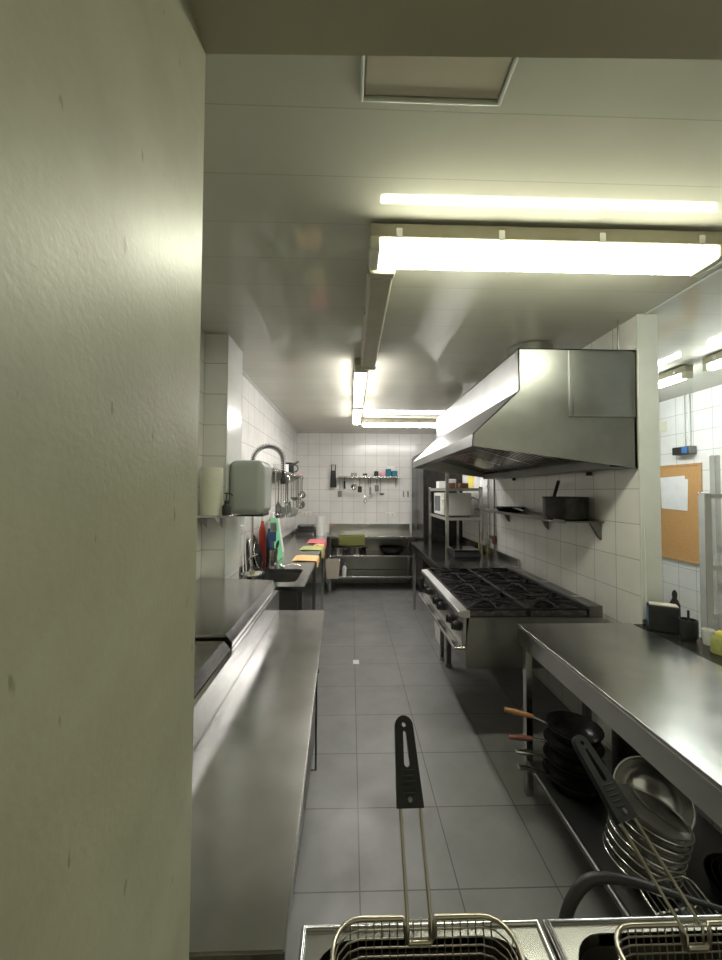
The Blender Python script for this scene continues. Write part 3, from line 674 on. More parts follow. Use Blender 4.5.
for lb, x0, x1, y0, y1, z1, m_, nme, ct in (('white carton on top of the microwave rack, left', 1.13, 1.25, 4.72, 4.90, .09, 'white', 'carton', 'box'), ('small white carton nearest the tall rack post', 1.18, 1.28, 4.48, 4.6, .11, 'paper', 'carton', 'box'),
        ('brown tin on top of the microwave rack', 1.16, 1.24, 4.36, 4.44, .06, 'redwood', 'brown_tin', 'tin'), ('brown box on the rack top next to the right posts', 1.30, 1.40, 4.38, 4.50, .06, 'redwood', 'brown_box', 'box')):
    tag(MB().box(x0, x1, y0, y1, 1.6415, 1.6415 + z1, .006).build(nme, m_, origin=((x0 + x1) / 2, (y0 + y1) / 2, 1.6415)), lb, ct)
# scale
t = thing('kitchen_scale', 'silver kitchen scale with a black front on the bench under the rack', 'scale', (1.33, 4.42, .88))
MB().prism([(1.14, 4.06, .8815), (1.14, 4.34, .8815), (1.14, 4.34, .94), (1.14, 4.12, .94)], (.30, 0, 0), .004).build('body', 'plastic', t)
MB().box(1.15, 1.43, 4.10, 4.36, .946, .958, .003).build('platter', 'chrome', t)
MB().box(1.24, 1.34, 4.20, 4.28, .939, .947, .001).build('support', 'chrome', t)
bottle('cleaning_bottle', 'yellow bottle at the foot of the right rack post', (1.555, 4.42, .8805), .025, .2, 'yellow', 'green')

# wall things between fridge and shelf
def wall_sheet(name, label, cat, y0, y1, z0, z1, mat, th=.004):
    return tag(MB().box(1.62 - th, 1.6199, y0, y1, z0, z1, .001).build(name, mat, origin=(1.62, (y0 + y1) / 2, (z0 + z1) / 2)), label, cat, 'papers on the right wall behind the rack')
wall_sheet('paper_notice', 'yellow paper notice on the right wall under the far hood end', 'paper', 4.86, 5.08, 1.66, 1.86, 'yellow')
wall_sheet('paper_notice', 'large pale paper notice on the wall right of the yellow one', 'paper', 4.34, 4.62, 1.45, 1.85, 'paper')
t = thing('gas_pipe', 'vertical grey pipe on the right wall near the end of the wall shelf', 'pipe', (1.60, 4.30, .96))
MB().tube([(1.60, 4.28, .962), (1.60, 4.28, 1.80)], .012, 10).build('pipe', 'steel', t)
for z in (1.1, 1.65): MB().box(1.585, 1.62, 4.265, 4.295, z, z + .02, .002).build('clamp', 'chrome', t)
t = thing('gas_valve', 'dark vertical gas pipe with valve rising from the bench on the right wall', 'pipe', (1.59, 4.05, .96))
MB().tube([(1.60, 4.10, .962), (1.60, 4.10, 1.80)], .011, 10).build('pipe', 'steel_dark', t)
MB().lathe([(0, 0), (.022, 0), (.026, .03), (.022, .09), (0, .09)], (1.594, 4.10, 1.02), 12).tube([(1.57, 4.10, 1.08), (1.54, 4.08, 1.11)], .007, 6).build('valve', 'redwood', t)

# ------------------------------------------------------------------ the range
x0, x1, y0, y1, zt = .66, 1.545, 2.25, 3.45, .86
t = thing('gas_range', 'six-burner steel gas range with black grates under the hood', 'cooker', (1.13, 2.85, 0))
MB().prism([(.70, y0, .53), (x1, y0, .53), (x1, y0, .835), (.72, y0, .835), (.70, y0, .66)], (0, y1 - y0, 0), .003).build('body', 'steel_side', t)
MB().prism([(.655, y0, .845), (.655, y0, .866), (.66, y0, .874), (.725, y0, .882), (.725, y0, .835), (.69, y0, .835)], (0, y1 - y0, 0), .002).build('front_lip', 'lip', t)
fp = MB().prism([(.690, y0 + .005, .836), (.705, y0 + .005, .836), (.700, y0 + .005, .665), (.672, y0 + .005, .665)], (0, y1 - y0 - .01, 0)).build('control_panel', 'steel_y', t)
MB().box(.628, .70, y0, y1, .640, .662, .005).build('lower_bar', 'chrome', t)
MB().box(.727, 1.46, y0 + .01, y1 - .01, .836, .845, .001).build('hob_tray', 'enamel', t)
MB().box(1.46, x1, y0, y1, .835, .905, .004).build('rear_ledge', 'steel_dark', t)
for i in range(3):
    yc = 2.45 + i * .4
    MB().box(1.475, 1.53, yc - .02, yc + .02, .9055, .909, .001).build('vent_strip', 'chrome', t)
for i in range(3):
    for j in range(2):
        yc = 2.45 + i * .4; xc = .90 + j * .375; z = .846
        bz = MB().lathe([(0, z), (.062, z), (.066, z + .012), (.058, z + .02), (.045, z + .022), (.043, z + .030), (0, z + .033)], (xc, yc, 0), 24).build('burner', 'iron', t)
        MB().lathe([(0, z + .031), (.04, z + .031), (.038, z + .04), (0, z + .042)], (xc, yc, 0), 24).build('burner_cap', 'iron', bz)
        gz = .884; g_ = MB(); hw, hd = .182, .19
        pr = [(xc - hw, yc - hd), (xc + hw, yc - hd), (xc + hw, yc + hd), (xc - hw, yc + hd)]
        for k in range(4):
            a, c_ = pr[k], pr[(k + 1) % 4]; g_.tube([(a[0], a[1], gz), (c_[0], c_[1], gz)], .0075, 6)
            g_.tube([(a[0], a[1], gz), (a[0], a[1], .846)], .008, 6)
        for k in range(8):
            a = PI / 4 * k + PI / 8 * 0; rr_ = hw if k % 2 == 0 else hw * 1.38
            e_ = (xc + math.cos(a) * rr_, yc + math.sin(a) * (hd if k % 2 == 0 else hd * 1.4))
            s0 = (xc + math.cos(a) * .045, yc + math.sin(a) * .045)
            g_.tube([(s0[0], s0[1], gz + .008), ((s0[0] + e_[0]) / 2, (s0[1] + e_[1]) / 2, gz + .010), (e_[0], e_[1], gz)], .0065, 6)
        g_.tube([(xc + math.cos(a) * .1, yc + math.sin(a) * .1, gz - .002) for a in [2 * PI * k / 20 for k in range(20)]], .006, 6, closed=True)
        g_.build('grate', 'iron', t)
for i in range(6):
    yc = 2.36 + (i // 2) * .40 + (i % 2) * .13
    kb = MB().lathe([(0, -.004), (.03, -.004), (.031, .012), (.024, .03), (0, .032)], (.682, yc, .752), 18, Matrix.Rotation(-PI / 2 - .09, 4, 'Y')).build('knob', 'plastic', t)
    MB().box(.640, .668, yc - .005, yc + .005, .728, .776, .003).build('grip', 'plastic', kb)
for x, y in ((.90, 3.41), (1.46, 3.41), (1.50, 2.35)):
    if 1: MB().box(x - .02, x + .02, y - .02, y + .02, .03, .535, .003).lathe([(0, 0), (.028, 0), (.028, .03), (0, .03)], (x, y, 0), 14).build('leg', 'steel_dark', t)
t = thing('white_container', 'white plastic container on the floor under the steel bench front', 'container', (1.0, 3.9, 0))
MB().prism([(.93, 3.78, .0), (1.08, 3.78, .0), (1.09, 3.78, .23), (.92, 3.78, .23)], (0, .30, 0), .008).build('body', 'white', t)
MB().box(.91, 1.10, 3.77, 4.09, .231, .25, .006).build('lid', 'paper', t)

# ------------------------------------------------------------------ hood
hy0, hy1 = 2.045, 4.06
t = thing('extractor_hood', 'large steel extractor hood over the gas range', 'hood', (1.2, 3.0, 1.75))
prof = [(.94, 2.41), (1.616, 2.41), (1.616, 1.735), (.675, 1.855), (.677, 1.922), (.94, 2.17)]
th = .006
b = MB()
for ya in (hy0, hy1 - th): b.prism([(x, ya, z) for x, z in prof], (0, th, 0))
def slab(p, q, nx, nz, ya=hy0, yb=hy1, tt=.006): b.prism([(p[0], ya, p[1]), (q[0], ya, q[1]), (q[0] + nx * tt, ya, q[1] + nz * tt), (p[0] + nx * tt, ya, p[1] + nz * tt)], (0, yb - ya, 0))
slab(prof[0], prof[1], 0, -1); slab(prof[3], prof[4], 1, 0); slab(prof[4], prof[5], .7, -.7); slab(prof[5], prof[0], 1, 0)
b.prism([(1.60, hy0, 1.74), (1.612, hy0, 1.74), (1.612, hy0, 2.405), (1.60, hy0, 2.405)], (0, hy1 - hy0, 0))
b.build('canopy', 'steel_hood', t, smooth=False)
MB().box(1.46, 1.60, hy0 + .01, hy1 - .01, 1.735, 1.745, .002).box(1.455, 1.463, hy0 + .01, hy1 - .01, 1.735, 1.79, .002).build('gutter', 'steel_dark', t)
MB().box(.682, .76, hy0 + .007, hy1 - .007, 1.858, 1.866, .001).box(.755, .76, hy0 + .007, hy1 - .007, 1.858, 1.89).build('front_gutter', 'steel_dark', t)
n = 5; L_ = (hy1 - hy0 - .04) / n
for i in range(n):
    ya = hy0 + .02 + i * L_
    ff = MB(); P0, P1 = Vector((1.46, 0, 1.80)), Vector((.80, 0, 1.98)); d = (P1 - P0); nn = Vector((d.z, 0, -d.x)).normalized()
    def sl(a, c_, w0, w1): ff.prism([P0 + d * a + Y * c_ + nn * w0, P0 + d * a + Y * c_ + nn * w1, P0 + d * (a) + Y * (c_ + .022) + nn * w1, P0 + d * a + Y * (c_ + .022) + nn * w0], d * .94)
    k = 0
    while k * .05 + .03 < L_ - .03: sl(.03, ya + .022 + k * .05, 0, .012); k += 1
    ff.prism([P0 + Y * ya, P0 + Y * (ya + .018), P0 + Y * (ya + .018) + nn * .02, P0 + Y * ya + nn * .02], d)
    ff.prism([P0 + Y * (ya + L_ - .02), P0 + Y * (ya + L_ - .002), P0 + Y * (ya + L_ - .002) + nn * .02, P0 + Y * (ya + L_ - .02) + nn * .02], d)
    bk = MB().prism([P0 + Y * ya + nn * .03, P0 + Y * (ya + L_ - .002) + nn * .03, P0 + Y * (ya + L_ - .002) + nn * .034, P0 + Y * ya + nn * .034], d)
    fo = ff.build('filter', 'chrome', t, smooth=False); bk.build('filter_back', 'enamel', fo, smooth=False)
MB().prism([(1.253, hy0 - .004, 2.03), (1.605, hy0 - .004, 2.03), (1.605, hy0 - .004, 2.395), (1.23, hy0 - .004, 2.395)], (0, .004, 0), .001).box(1.222, 1.233, hy0 - .008, hy0, 2.025, 2.40, .002).box(1.23, 1.605, hy0 - .007, hy0, 2.025, 2.032, .001).build('access_panel', 'steel_hood', t)
MB().lathe([(0, 0), (.17, 0), (.17, .012), (.15, .014), (.15, .19), (0, .19)], (1.25, 2.55, 2.411), 28).build('duct_collar', 'steel', t)
for y in (hy0 + .06, hy1 - .1): MB().tube([(1.56, y, 2.405), (1.56, y, CE - .001)], .006, 8).build('hanging_rod', 'chrome', t)
for y in (2.45, 3.6): MB().box(1.585, 1.612, y - .015, y + .015, 1.71, 1.737, .004).build('drain_plug', 'plastic', t)

# ------------------------------------------------------------------ wall shelf above the range
t = thing('wall_shelf', 'thin dark steel shelf on the right wall above the gas range', 'shelf', (1.48, 3.2, 1.415))
MB().box(1.36, 1.618, 2.33, 4.02, 1.405, 1.413, .001).build('board', 'steel_dark', t)
MB().box(1.355, 1.361, 2.33, 4.02, 1.398, 1.422, .001).build('front_edge', 'steel_dark', t)
for y in (2.36, 3.0, 3.75): MB().prism([(1.6199, y, 1.405), (1.545, y, 1.405), (1.60, y, 1.31), (1.6199, y, 1.29)], (0, .022, 0)).build('bracket', 'steel_dark', t)
t = pot('stew_pan', 'black pan with upright handle on the shelf above the range', 'pan', (1.475, 2.52, 1.4135), .14, .15, 'enamel', 'enamel', False)
MB().tube([(1.44, 2.61, 1.54), (1.475, 2.64, 1.60), (1.515, 2.67, 1.68)], [.009, .012, .012], 8).build('handle', 'plastic', t)
MB().lathe([(.0, .15), (.1, .152), (.135, .15), (.135, .146), (0, .146)], (1.475, 2.52, 1.4135), 28).build('lid', 'enamel', t)
t = thing('frying_pan', 'shallow black frying pan at the far end of the shelf above the range', 'pan', (1.48, 3.6, 1.4135))
MB().lathe([(0, 0), (.10, 0), (.135, .045), (.131, .046), (.098, .006), (0, .006)], (1.482, 3.42, 1.4135), 28).build('body', 'enamel', t)
MB().tube([(1.45, 3.30, 1.452), (1.44, 3.16, 1.452), (1.435, 3.04, 1.442)], [.007, .010, .010], 8).build('handle', 'steel', t)

# ------------------------------------------------------------------ right: near worktop
TY0, TY1 = .70, 2.03
t = thing('prep_table', 'large brushed steel prep table at the right with a low shelf', 'table', (1.25, 1.4, 0))
MB().box(.915, 1.545, TY0, TY1, .865, .88, .002).build('tabletop', 'worktop', t)
MB().box(.915, .93, TY0, TY1, .775, .866, .002).box(.93, 1.54, TY1 - .015, TY1, .775, .866, .002).build('apron', 'worktop', t)
MB().box(.925, 1.53, TY0 + .02, TY1 - .08, .185, .20, .002).tube([(.93, TY0 + .02, .19), (.93, TY1 - .08, .19)], .013, 8).build('shelf', 'steel_dark', t)
for x in (.932, 1.50):
    for y in (TY0 + .03, TY1 - .06): MB().box(x, x + .036, y, y + .036, 0, .866, .003).build('leg', 'steel', t)

# ledge on the low wall behind it
struct(MB().box(1.56, 1.76, .47, 2.03, .86, .875, .004).build('trim_5', 'enamel'))

# things on the ledge
LZ = .8755
t = thing('card_terminal_box', 'black box with a blue label standing at the end of the tiled wall', 'box', (1.68, 1.88, LZ))
mm = Matrix.Translation((1.642, 1.925, LZ)) @ Matrix.Rotation(math.radians(-30), 4, 'Z')
MB().box(-.065, .065, -.035, .035, 0, .135, .008, mm).build('case', 'plastic', t)
MB().box(-.066, -.0645, -.025, .015, .04, .12, 0, mm).build('label', 'label', t)['label'] = 'blue label'
MB().box(-.06, .06, -.03, .03, .1345, .14, .002, mm).build('top', 'bucket', t)
tag(MB().tube([(1.60, 1.98, 1.0), (1.603, 1.985, 1.08), (1.615, 2.0, 1.2), (1.62, 2.012, 1.42)], .004, 6).build('thin_cable', 'trim', origin=(1.62, 1.99, .9)), 'thin white cable running up the wall end from the black box', 'cable')
t = thing('black_mug', 'black mug with a spoon handle beside the black box', 'mug', (1.667, 1.805, LZ))
MB().lathe([(0, 0), (.030, 0), (.038, .03), (.038, .10), (.034, .10), (.033, .03), (0, .01)], (1.667, 1.805, LZ), 22).build('body', 'plastic', t)
MB().tube([(1.667, 1.805, LZ + .02), (1.682, 1.82, LZ + .14)], .006, 6).build('spoon', 'plastic', t)
bottle('small_bottle', 'small dark brown bottle behind the black box', (1.742, 1.965, LZ), .024, .20, 'oil', 'plastic')
bottle('sauce_bottle', 'yellow green sauce bottle by the steel rack at the right edge', (1.675, 1.655, LZ), .033, .10, 'dullcloth', 'yellow')
t = thing('white_container', 'white tub between the black mug and the yellow bottle', 'tub', (1.715, 1.752, LZ))
MB().lathe([(0, 0), (.020, 0), (.025, .07), (.022, .07), (.018, .005), (0, .004)], (1.715, 1.752, LZ), 18).build('body', 'white', t)

# steel rack in the side room
t = thing('steel_rack', 'tall steel rack standing in the side room at the right edge', 'rack', (2.1, 2.1, 0))
for x, y, z in ((1.935, 1.98, 1.60), (2.6, 1.98, 1.60), (2.52, 2.5, 1.86), (2.75, 2.5, 1.86)):
    MB().box(x - .02, x + .02, y - .02, y + .02, 0, z, .003).build('post', 'steel', t)
for z in (.4, .92, 1.18, 1.57): MB().prism([(1.94, 1.97, z), (2.6, 1.97, z), (2.75, 2.5, z), (2.52, 2.5, z)], (0, 0, .025)).build('shelf', 'steel', t)

# cork board and socket in the side room
t = thing('cork_board', 'framed cork notice board on the side room wall', 'notice board', (3.44, 3.8, .9))
cy0, cy1, cz0, cz1 = 3.56, 4.35, .90, 1.885
MB().box(3.437, 3.4495, cy0, cy1, cz0, cz1, .001).build('cork', 'cork', t)
f = MB()
for a in ((cy0 - .012, cy0 + .012, cz0 - .012, cz1 + .012), (cy1 - .012, cy1 + .012, cz0 - .012, cz1 + .012)): f.box(3.43, 3.4498, *a, .002)
for a in ((cy0 + .012, cy1 - .012, cz0 - .012, cz0 + .012), (cy0 + .012, cy1 - .012, cz1 - .012, cz1 + .012)): f.box(3.43, 3.4498, *a, .002)
f.build('frame', 'brass', t)
for i, (a, c_, z0_, z1_) in enumerate(((3.72, 4.02, 1.44, 1.77), (3.69, 4.0, 1.42, 1.745))):
    m4 = Matrix.Translation((3.434 - i * .004, (a + c_) / 2, (z0_ + z1_) / 2)) @ Matrix.Rotation(.04 * (i * 2 - 1), 4, 'X')
    hw, hh = (c_ - a) / 2, (z1_ - z0_) / 2
    tag(MB().box(-.001, .001, -hw, hw, -hh, hh, 0, m4).build('paper_sheet', 'paper', origin=(3.434 - i * .004, (a + c_) / 2, (z0_ + z1_) / 2)),
        ('white sheet pinned behind the other on the cork board', 'white sheet pinned in front of the other on the cork board')[i], 'paper', 'sheets on the cork board')
t = thing('wall_box', 'grey electrical box with two cable conduits above the cork board', 'electrical box', (3.43, 3.68, 2.05))
MB().box(3.37, 3.4498, 3.60, 3.80, 1.99, 2.07, .006).build('case', 'steel_dark', t)
MB().box(3.362, 3.371, 3.62, 3.68, 2.0, 2.06, .003).build('switch', 'label', t)
for y in (3.66, 3.72): MB().tube([(3.435, y, 2.068), (3.435, y, CE - .001)], .008, 8).build('conduit', 'trim', t)
tag(MB().box(3.435, 3.4498, 3.95, 4.05, 2.27, 2.38, .004).build('wall_plate', 'cream', origin=(3.44, 4.0, 2.3)), 'small cream square plate high on the side room wall', 'wall plate')

# ------------------------------------------------------------------ floor marks
tag(MB().box(.03, .085, 3.48, 3.56, .0002, .002).build('floor_sticker', 'white', origin=(.05, 3.5, 0)), 'small white square stuck on the floor tiles in the aisle', 'sticker')

# ------------------------------------------------------------------ pans on the low shelf
SZ = .2005
def pan(label, c, r, hgt, ang, mat='enamel', handle='wood', hl=.2, tilt=0., name='frying_pan', group='pans on the low shelf of the prep table', rise=.05):
    t = thing(name, label, 'pan', c, group)
    m4 = Matrix.Rotation(tilt, 4, Vector((-math.sin(ang), math.cos(ang), 0)))
    MB().lathe([(0, 0), (r * .75, 0), (r, hgt), (r - .005, hgt), (r * .73, .006), (0, .006)], c, 28, m4).build('body', mat, t)
    dv = Vector((math.cos(ang), math.sin(ang), 0)); C_ = Vector(c)
    p = [m4 @ (dv * (r - .01) + Z * hgt * .85), m4 @ (dv * (r + .06) + Z * (hgt + rise * .5))]; q = [p[1], m4 @ (dv * (r + .06 + hl) + Z * (hgt + rise))]
    MB().tube([C_ + a for a in p], .007, 8).build('bracket', 'steel', t)
    MB().tube([C_ + a for a in (q[0], q[0].lerp(q[1], .4), q[1])], [.010, .014, .011], 10).build('handle', handle, t)
    return t
pan('black pan with a light wooden handle sticking into the aisle, on top', (1.085, 1.80, .415), .125, .055, math.radians(163), hl=.13, rise=.03)
pan('black pan with a dark red wooden handle just under the topmost pan', (1.08, 1.80, .345), .13, .05, math.radians(172), handle='redwood', hl=.11, rise=.0)
pan('black pan with a steel handle, third from the top of the pan stack', (1.08, 1.80, .272), .132, .05, math.radians(176), handle='chrome', hl=.08, rise=.02)
pan('black pan with a steel handle, bottom of the pan stack', (1.08, 1.80, SZ), .135, .05, math.radians(183), handle='chrome', hl=.08, rise=.04)
t = thing('black_pot', 'tall black pot at the back of the low shelf behind the pans', 'pot', (1.39, 1.78, SZ))
MB().lathe([(0, 0), (.105, 0), (.11, .01), (.11, .30), (.105, .30), (.102, .015), (0, .008)], (1.39, 1.78, SZ), 28).build('body', 'enamel', t)
for s_ in (-1, 1): MB().tube([(1.36, 1.78 + s_ * .11, .42), (1.36, 1.78 + s_ * .135, .43), (1.42, 1.78 + s_ * .135, .43), (1.42, 1.78 + s_ * .11, .42)], .006, 6).build('handle', 'enamel', t)
t = thing('black_skillet', 'black oval skillet hanging under the prep table beside the far leg', 'pan', (1.14, 1.96, .5))
m4 = Matrix.Rotation(math.radians(78), 4, 'X')
MB().lathe([(0, 0), (.055, 0), (.07, .022), (.066, .023), (.053, .005), (0, .005)], (1.16, 1.97, .64), 24, m4).build('body', 'enamel', t)
MB().tube([(1.16, 1.965, .705), (1.16, 1.97, .776)], .005, 6).build('handle', 'enamel', t)
# steel bowl tilted, stacked plates
t = thing('steel_bowl', 'large steel bowl tilted on its side on the low shelf', 'bowl', (1.28, 1.56, .2))
m4 = Matrix.Rotation(math.radians(-38), 4, 'Y') @ Matrix.Rotation(math.radians(38), 4, 'X'); bc = Vector((1.30, 1.60, .285))
MB().lathe([(0, 0), (.07, .002), (.11, .04), (.128, .10), (.134, .10), (.131, .104), (.106, .042), (.068, .007), (0, .005)], bc, 36, m4).build('body', 'steel', t)
MB().tube([bc + m4 @ Vector((.132 * math.cos(a), .132 * math.sin(a), .102)) for a in [2 * PI * i / 36 for i in range(36)]], .004, 6, closed=True).build('rim', 'chrome', t)
WH = ('lowest', 'second from the bottom', 'third from the bottom', 'middle one', 'third from the top', 'second from the top', 'topmost')
for i in range(7):
    m4 = Matrix.Rotation(math.radians(12), 4, 'Y') @ Matrix.Rotation(math.radians(4), 4, 'X'); c = Vector((1.06, 1.37, .232)) + m4 @ Vector((0, 0, .031 * i))
    t = thing('steel_plate', 'round steel plate in the leaning stack on the low shelf, ' + WH[i], 'plate', c, 'steel plates stacked under the prep table')
    MB().lathe([(0, 0), (.08, 0), (.108, .019), (.114, .022), (.106, .022), (.078, .004), (0, .004)], c, 36, m4).build('dish', 'chrome', t)
    MB().tube([c + m4 @ Vector((.115 * math.cos(a), .115 * math.sin(a), .022)) for a in [2 * PI * k / 36 for k in range(36)]], .0036, 8, closed=True).build('rim', 'chrome', t)
for i in range(4):
    c = (1.37, 1.26, SZ + .006 * i); r = .125 - i * .02
    t = MB().lathe([(0, 0), (r * .84, 0), (r, .06), (r - .003, .06), (r * .82, .004), (0, .004)], c, 30)
    tag(t.build('baking_pan', 'enamel', origin=c), 'round black pan nested behind the steel plates, ' + ('outermost', 'second from outside', 'third from outside', 'innermost')[i], 'pan', 'nested black pans on the low shelf')
def wire_rack(label, m4, nw):
    b = MB(); pts = lambda L2: [m4 @ Vector(p) for p in L2]
    b.tube(pts(rrect(-.10, .10, -.15, .15, 0, .03, 4)), .004, 6, closed=True)
    for k in range(nw): x = -.08 + .16 * k / (nw - 1); b.tube(pts([(x, -.15, 0), (x, .15, 0)]), .0025, 5)
    for y in (-.08, .08): b.tube(pts([(-.1, y, -.004), (.1, y, -.004)]), .0028, 5)
    return tag(b.build('wire_rack', 'chrome', origin=m4.translation), label, 'rack', 'wire racks under the prep table')
wire_rack('steel wire rack leaning on the low shelf, upper of two', Matrix.Translation((1.06, 1.10, .275)) @ Matrix.Rotation(math.radians(8), 4, 'Z') @ Matrix.Rotation(math.radians(16), 4, 'X'), 8)
wire_rack('steel wire rack lying on the low shelf near the fryer, lower of two', Matrix.Translation((1.08, .90, .215)) @ Matrix.Rotation(math.radians(4), 4, 'Z') @ Matrix.Rotation(math.radians(2), 4, 'X'), 6)

# ------------------------------------------------------------------ fryers
def fryer(label, fx0, fx1):
    t = thing('deep_fryer', label, 'fryer', ((fx0 + fx1) / 2, .4, 0), 'twin deep fryers')
    fy0, fy1 = .12, .62; ox0, ox1, oy0, oy1 = fx0 + .02, fx1 - .035, .24, .60
    b = MB(); out = [(fx0, fy0), (fx1, fy0), (fx1, fy1), (fx0, fy1)]; hole = [(p[0], p[1]) for p in rrect(ox0, ox1, oy0, oy1, 0, .06, 6)]
    vo = [b.bm.verts.new((x, y, .90)) for x, y in out]; vh = [b.bm.verts.new((x, y, .90)) for x, y in hole]
    es = [b.bm.edges.new((vo[i], vo[(i + 1) % 4])) for i in range(4)] + [b.bm.edges.new((vh[i], vh[(i + 1) % len(vh)])) for i in range(len(vh))]
    bmesh.ops.triangle_fill(b.bm, edges=es, use_beauty=True)
    g = bmesh.ops.extrude_face_region(b.bm, geom=list(b.bm.faces)); bmesh.ops.translate(b.bm, vec=(0, 0, -.02), verts=[v for v in g['geom'] if isinstance(v, bmesh.types.BMVert)])
    b.build('top', 'steel', t)
    q = MB().tube([(fx0 + .006, fy0 + .006, .902), (fx1 - .006, fy0 + .006, .902), (fx1 - .006, fy1 - .006, .902), (fx0 + .006, fy1 - .006, .902)], .005, 8, closed=True); q.build('raised_edge', 'steel', t)
    b = MB(); n_ = len(hole); b.poly([(x, y, .898) for x, y in hole] + [(x, y, .70) for x, y in hole], [[i, (i + 1) % n_, n_ + (i + 1) % n_, n_ + i] for i in range(n_)] + [list(range(n_, 2 * n_))])
    tk = b.build('tank', 'steel_dark', t)
    b = MB(); h2 = rrect(ox0 + .002, ox1 - .002, oy0 + .002, oy1 - .002, .80, .058, 6); b.poly(h2, [list(range(len(h2)))]); b.build('oil', 'oil', tk)
    b = MB()
    for a in ((fx0, fx0 + .012, fy0, fy1), (fx1 - .012, fx1, fy0, fy1), (fx0 + .012, fx1 - .012, fy0, fy0 + .012), (fx0 + .012, fx1 - .012, fy1 - .012, fy1)): b.box(*a, .12, .88)
    b.box(fx0, fx1, fy0, fy1, .12, .14); b.build('body', 'steel_side', t, smooth=False)
    for x in (fx0 + .03, fx1 - .03):
        for y in (fy0 + .03, fy1 - .03): MB().lathe([(0, 0), (.018, 0), (.018, .12), (0, .12)], (x, y, 0), 12).build('foot', 'steel_dark', t)
    k = MB().lathe([(0, 0), (.02, 0), (.018, .02), (0, .02)], ((fx0 + fx1) / 2, fy0, .60), 14, Matrix.Rotation(PI / 2, 4, 'X')); k.build('knob', 'plastic', t)
    return t
fryer('left deep fryer under the camera, holding the left basket', -.075, .312)
fryer('right deep fryer at the bottom right, holding the right basket', .318, .705)

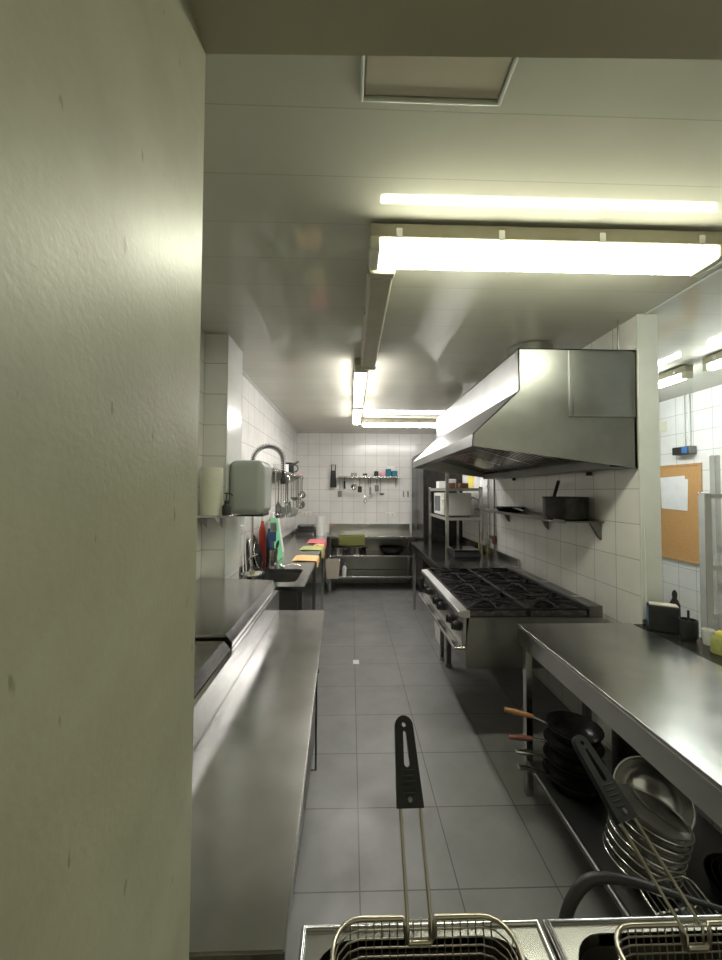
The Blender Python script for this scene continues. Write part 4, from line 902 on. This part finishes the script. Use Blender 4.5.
def basket(label, bx0, bx1, by0, by1, zr, hc, hend, wd, sag):
    t = thing('fryer_basket', label, 'fryer basket', ((bx0 + bx1) / 2, (by0 + by1) / 2, zr - .13), 'fryer baskets')
    # rim with a dropped loop under the handle
    P = rrect(bx0, bx1, by0, by1, zr, .04, 5)
    rim = []
    for i, p in enumerate(P):
        rim.append(Vector(p))
        nx = P[(i + 1) % len(P)]
        if abs(p[1] - by1) < 1e-6 and abs(nx[1] - by1) < 1e-6 and p[0] > hc > nx[0]:
            w2 = wd / 2 + .004
            for dx, dz in ((w2 + .003, 0), (w2, -.006), (w2 - .001, -.022), (w2 - .006, -.03), (-w2 + .006, -.03), (-w2 + .001, -.022), (-w2, -.006), (-w2 - .003, 0)):
                rim.append(Vector((hc + dx, by1 - (0.006 if dz < 0 else 0), zr + dz)))
    MB().tube(rim, .0034, 8, closed=True).build('rim', 'wire', t)
    b = MB(); sp = .0115; n = 9; dp = .012
    def ring(z, ins): return rrect(bx0 + ins, bx1 - ins, by0 + ins, by1 - ins, z, .036, 3)
    for i in range(n): z = zr - .003 - i * sp; b.tube(ring(z, .001 + .0012 * i), .0011, 4, closed=True)
    zb = zr - .003 - (n - 1) * sp - .003; ib = .012
    nxs = int((bx1 - bx0 - .05) / sp); nys = int((by1 - by0 - .05) / sp)
    for i in range(nxs + 1):
        x = bx0 + .025 + (bx1 - bx0 - .05) * i / nxs
        b.tube([(x, by0 + .0005, zr), (x, by0 + ib, zb), (x, by1 - ib, zb), (x, by1 - .0005, zr)], .0011, 4)
    for i in range(nys + 1):
        y = by0 + .025 + (by1 - by0 - .05) * i / nys
        b.tube([(bx0 + .0005, y, zr), (bx0 + ib, y, zb), (bx1 - ib, y, zb), (bx1 - .0005, y, zr)], .0011, 4)
    b.build('wire_mesh', 'wire', t)
    # handle: two wires and a flat slotted plastic grip
    A = Vector((hc, by1 - .004, zr - .008)); E_ = Vector(hend); d = (E_ - A); Ln = d.length; d.normalize()
    s_ = d.cross(Z).normalized(); up = s_.cross(d).normalized()
    w = MB(); lg = Ln - .137
    for q in (-1, 1): w.tube([A + s_ * q * wd / 2 - Z * .02, A + s_ * q * wd / 2, A + s_ * q * wd / 2 * .95 + d * (lg + .03)], .0027, 8)
    w.build('handle_wire', 'wire', t)
    m4 = Matrix(((s_.x, d.x, up.x, 0), (s_.y, d.y, up.y, 0), (s_.z, d.z, up.z, 0), (0, 0, 0, 1)))
    S = lambda x, y: A + s_ * x + d * (lg + y)
    g = MB(); w0, w1 = wd / 2 + .0055, wd / 2 - .0005; H_ = .137
    out = [(-w0, 0), (-w0, .004), (-w1, H_ - w1)] + [(-w1 * math.cos(a), H_ - w1 + w1 * math.sin(a)) for a in [PI * k / 10 for k in range(1, 10)]] + [(w1, H_ - w1), (w0, .004), (w0, 0)]
    hole1 = [(.0042 * math.cos(a), H_ - .015 + .0042 * math.sin(a)) for a in [2 * PI * k / 12 for k in range(12)]]
    hole2 = [(.0055 * math.cos(a), .062 + .0055 * math.sin(a)) for a in [PI + PI * k / 6 for k in range(7)]] + [(.003 * math.cos(a), H_ - .028 + .003 * math.sin(a)) for a in [PI * k / 6 for k in range(7)]]
    es = []
    for loop in (out, hole1, hole2):
        vs = [g.bm.verts.new(S(x, y) + up * .006) for x, y in loop]
        es += [g.bm.edges.new((vs[i], vs[(i + 1) % len(vs)])) for i in range(len(vs))]
    bmesh.ops.triangle_fill(g.bm, edges=es, use_beauty=True)
    q = bmesh.ops.extrude_face_region(g.bm, geom=list(g.bm.faces)); bmesh.ops.translate(g.bm, vec=-up * .012, verts=[v for v in q['geom'] if isinstance(v, bmesh.types.BMVert)])
    gr = g.build('grip', 'plastic', t)
    rv = MB().lathe([(0, .006), (.0045, .006), (.004, .0085), (0, .009)], S(0, .012), 12, m4)
    rv.build('rivet', 'steel_dark', gr)
    rg = MB()
    for k in range(5): a = .02 + k * .008; rg.tube([S(-w1 * .62, a) + up * .006, S(w1 * .62, a) + up * .006], .0013, 5)
    rg.build('rib', 'plastic', gr)
    return t
basket('wire fryer basket at the bottom centre with its handle standing over the floor', -.022, .243, .345, .583, .95, .108, (.105, .742, 1.158), .036, 0)
basket('wire fryer basket at the bottom right corner with a diagonal handle', .395, .655, .345, .583, .93, .535, (.474, .78, 1.09), .036, 0)

# thick black hose behind the fryers
pts = []
ctl = [(.372, .655, .70), (.372, .655, .80), (.374, .655, .85), (.39, .66, .885), (.42, .665, .912), (.455, .665, .918), (.50, .66, .915), (.56, .655, .90), (.62, .65, .885), (.68, .645, .872), (.76, .64, .86), (.84, .62, .82)]
C_ = [Vector(c) for c in ctl]
for i in range(len(C_) - 1):
    p0, p1, p2, p3 = C_[max(i - 1, 0)], C_[i], C_[i + 1], C_[min(i + 2, len(C_) - 1)]
    for k in range(4):
        q = k / 4; pts.append(.5 * ((2 * p1) + (p2 - p0) * q + (2 * p0 - 5 * p1 + 4 * p2 - p3) * q * q + (3 * p1 - p0 - 3 * p2 + p3) * q ** 3))
tag(MB().tube(pts, [.010 if i < 16 else max(.004, .010 - .00035 * (i - 16)) for i in range(len(pts))], 10).build('fryer_cable', 'rubber', origin=(.372, .655, .7)), 'thick black cable arching up behind the right deep fryer', 'cable')
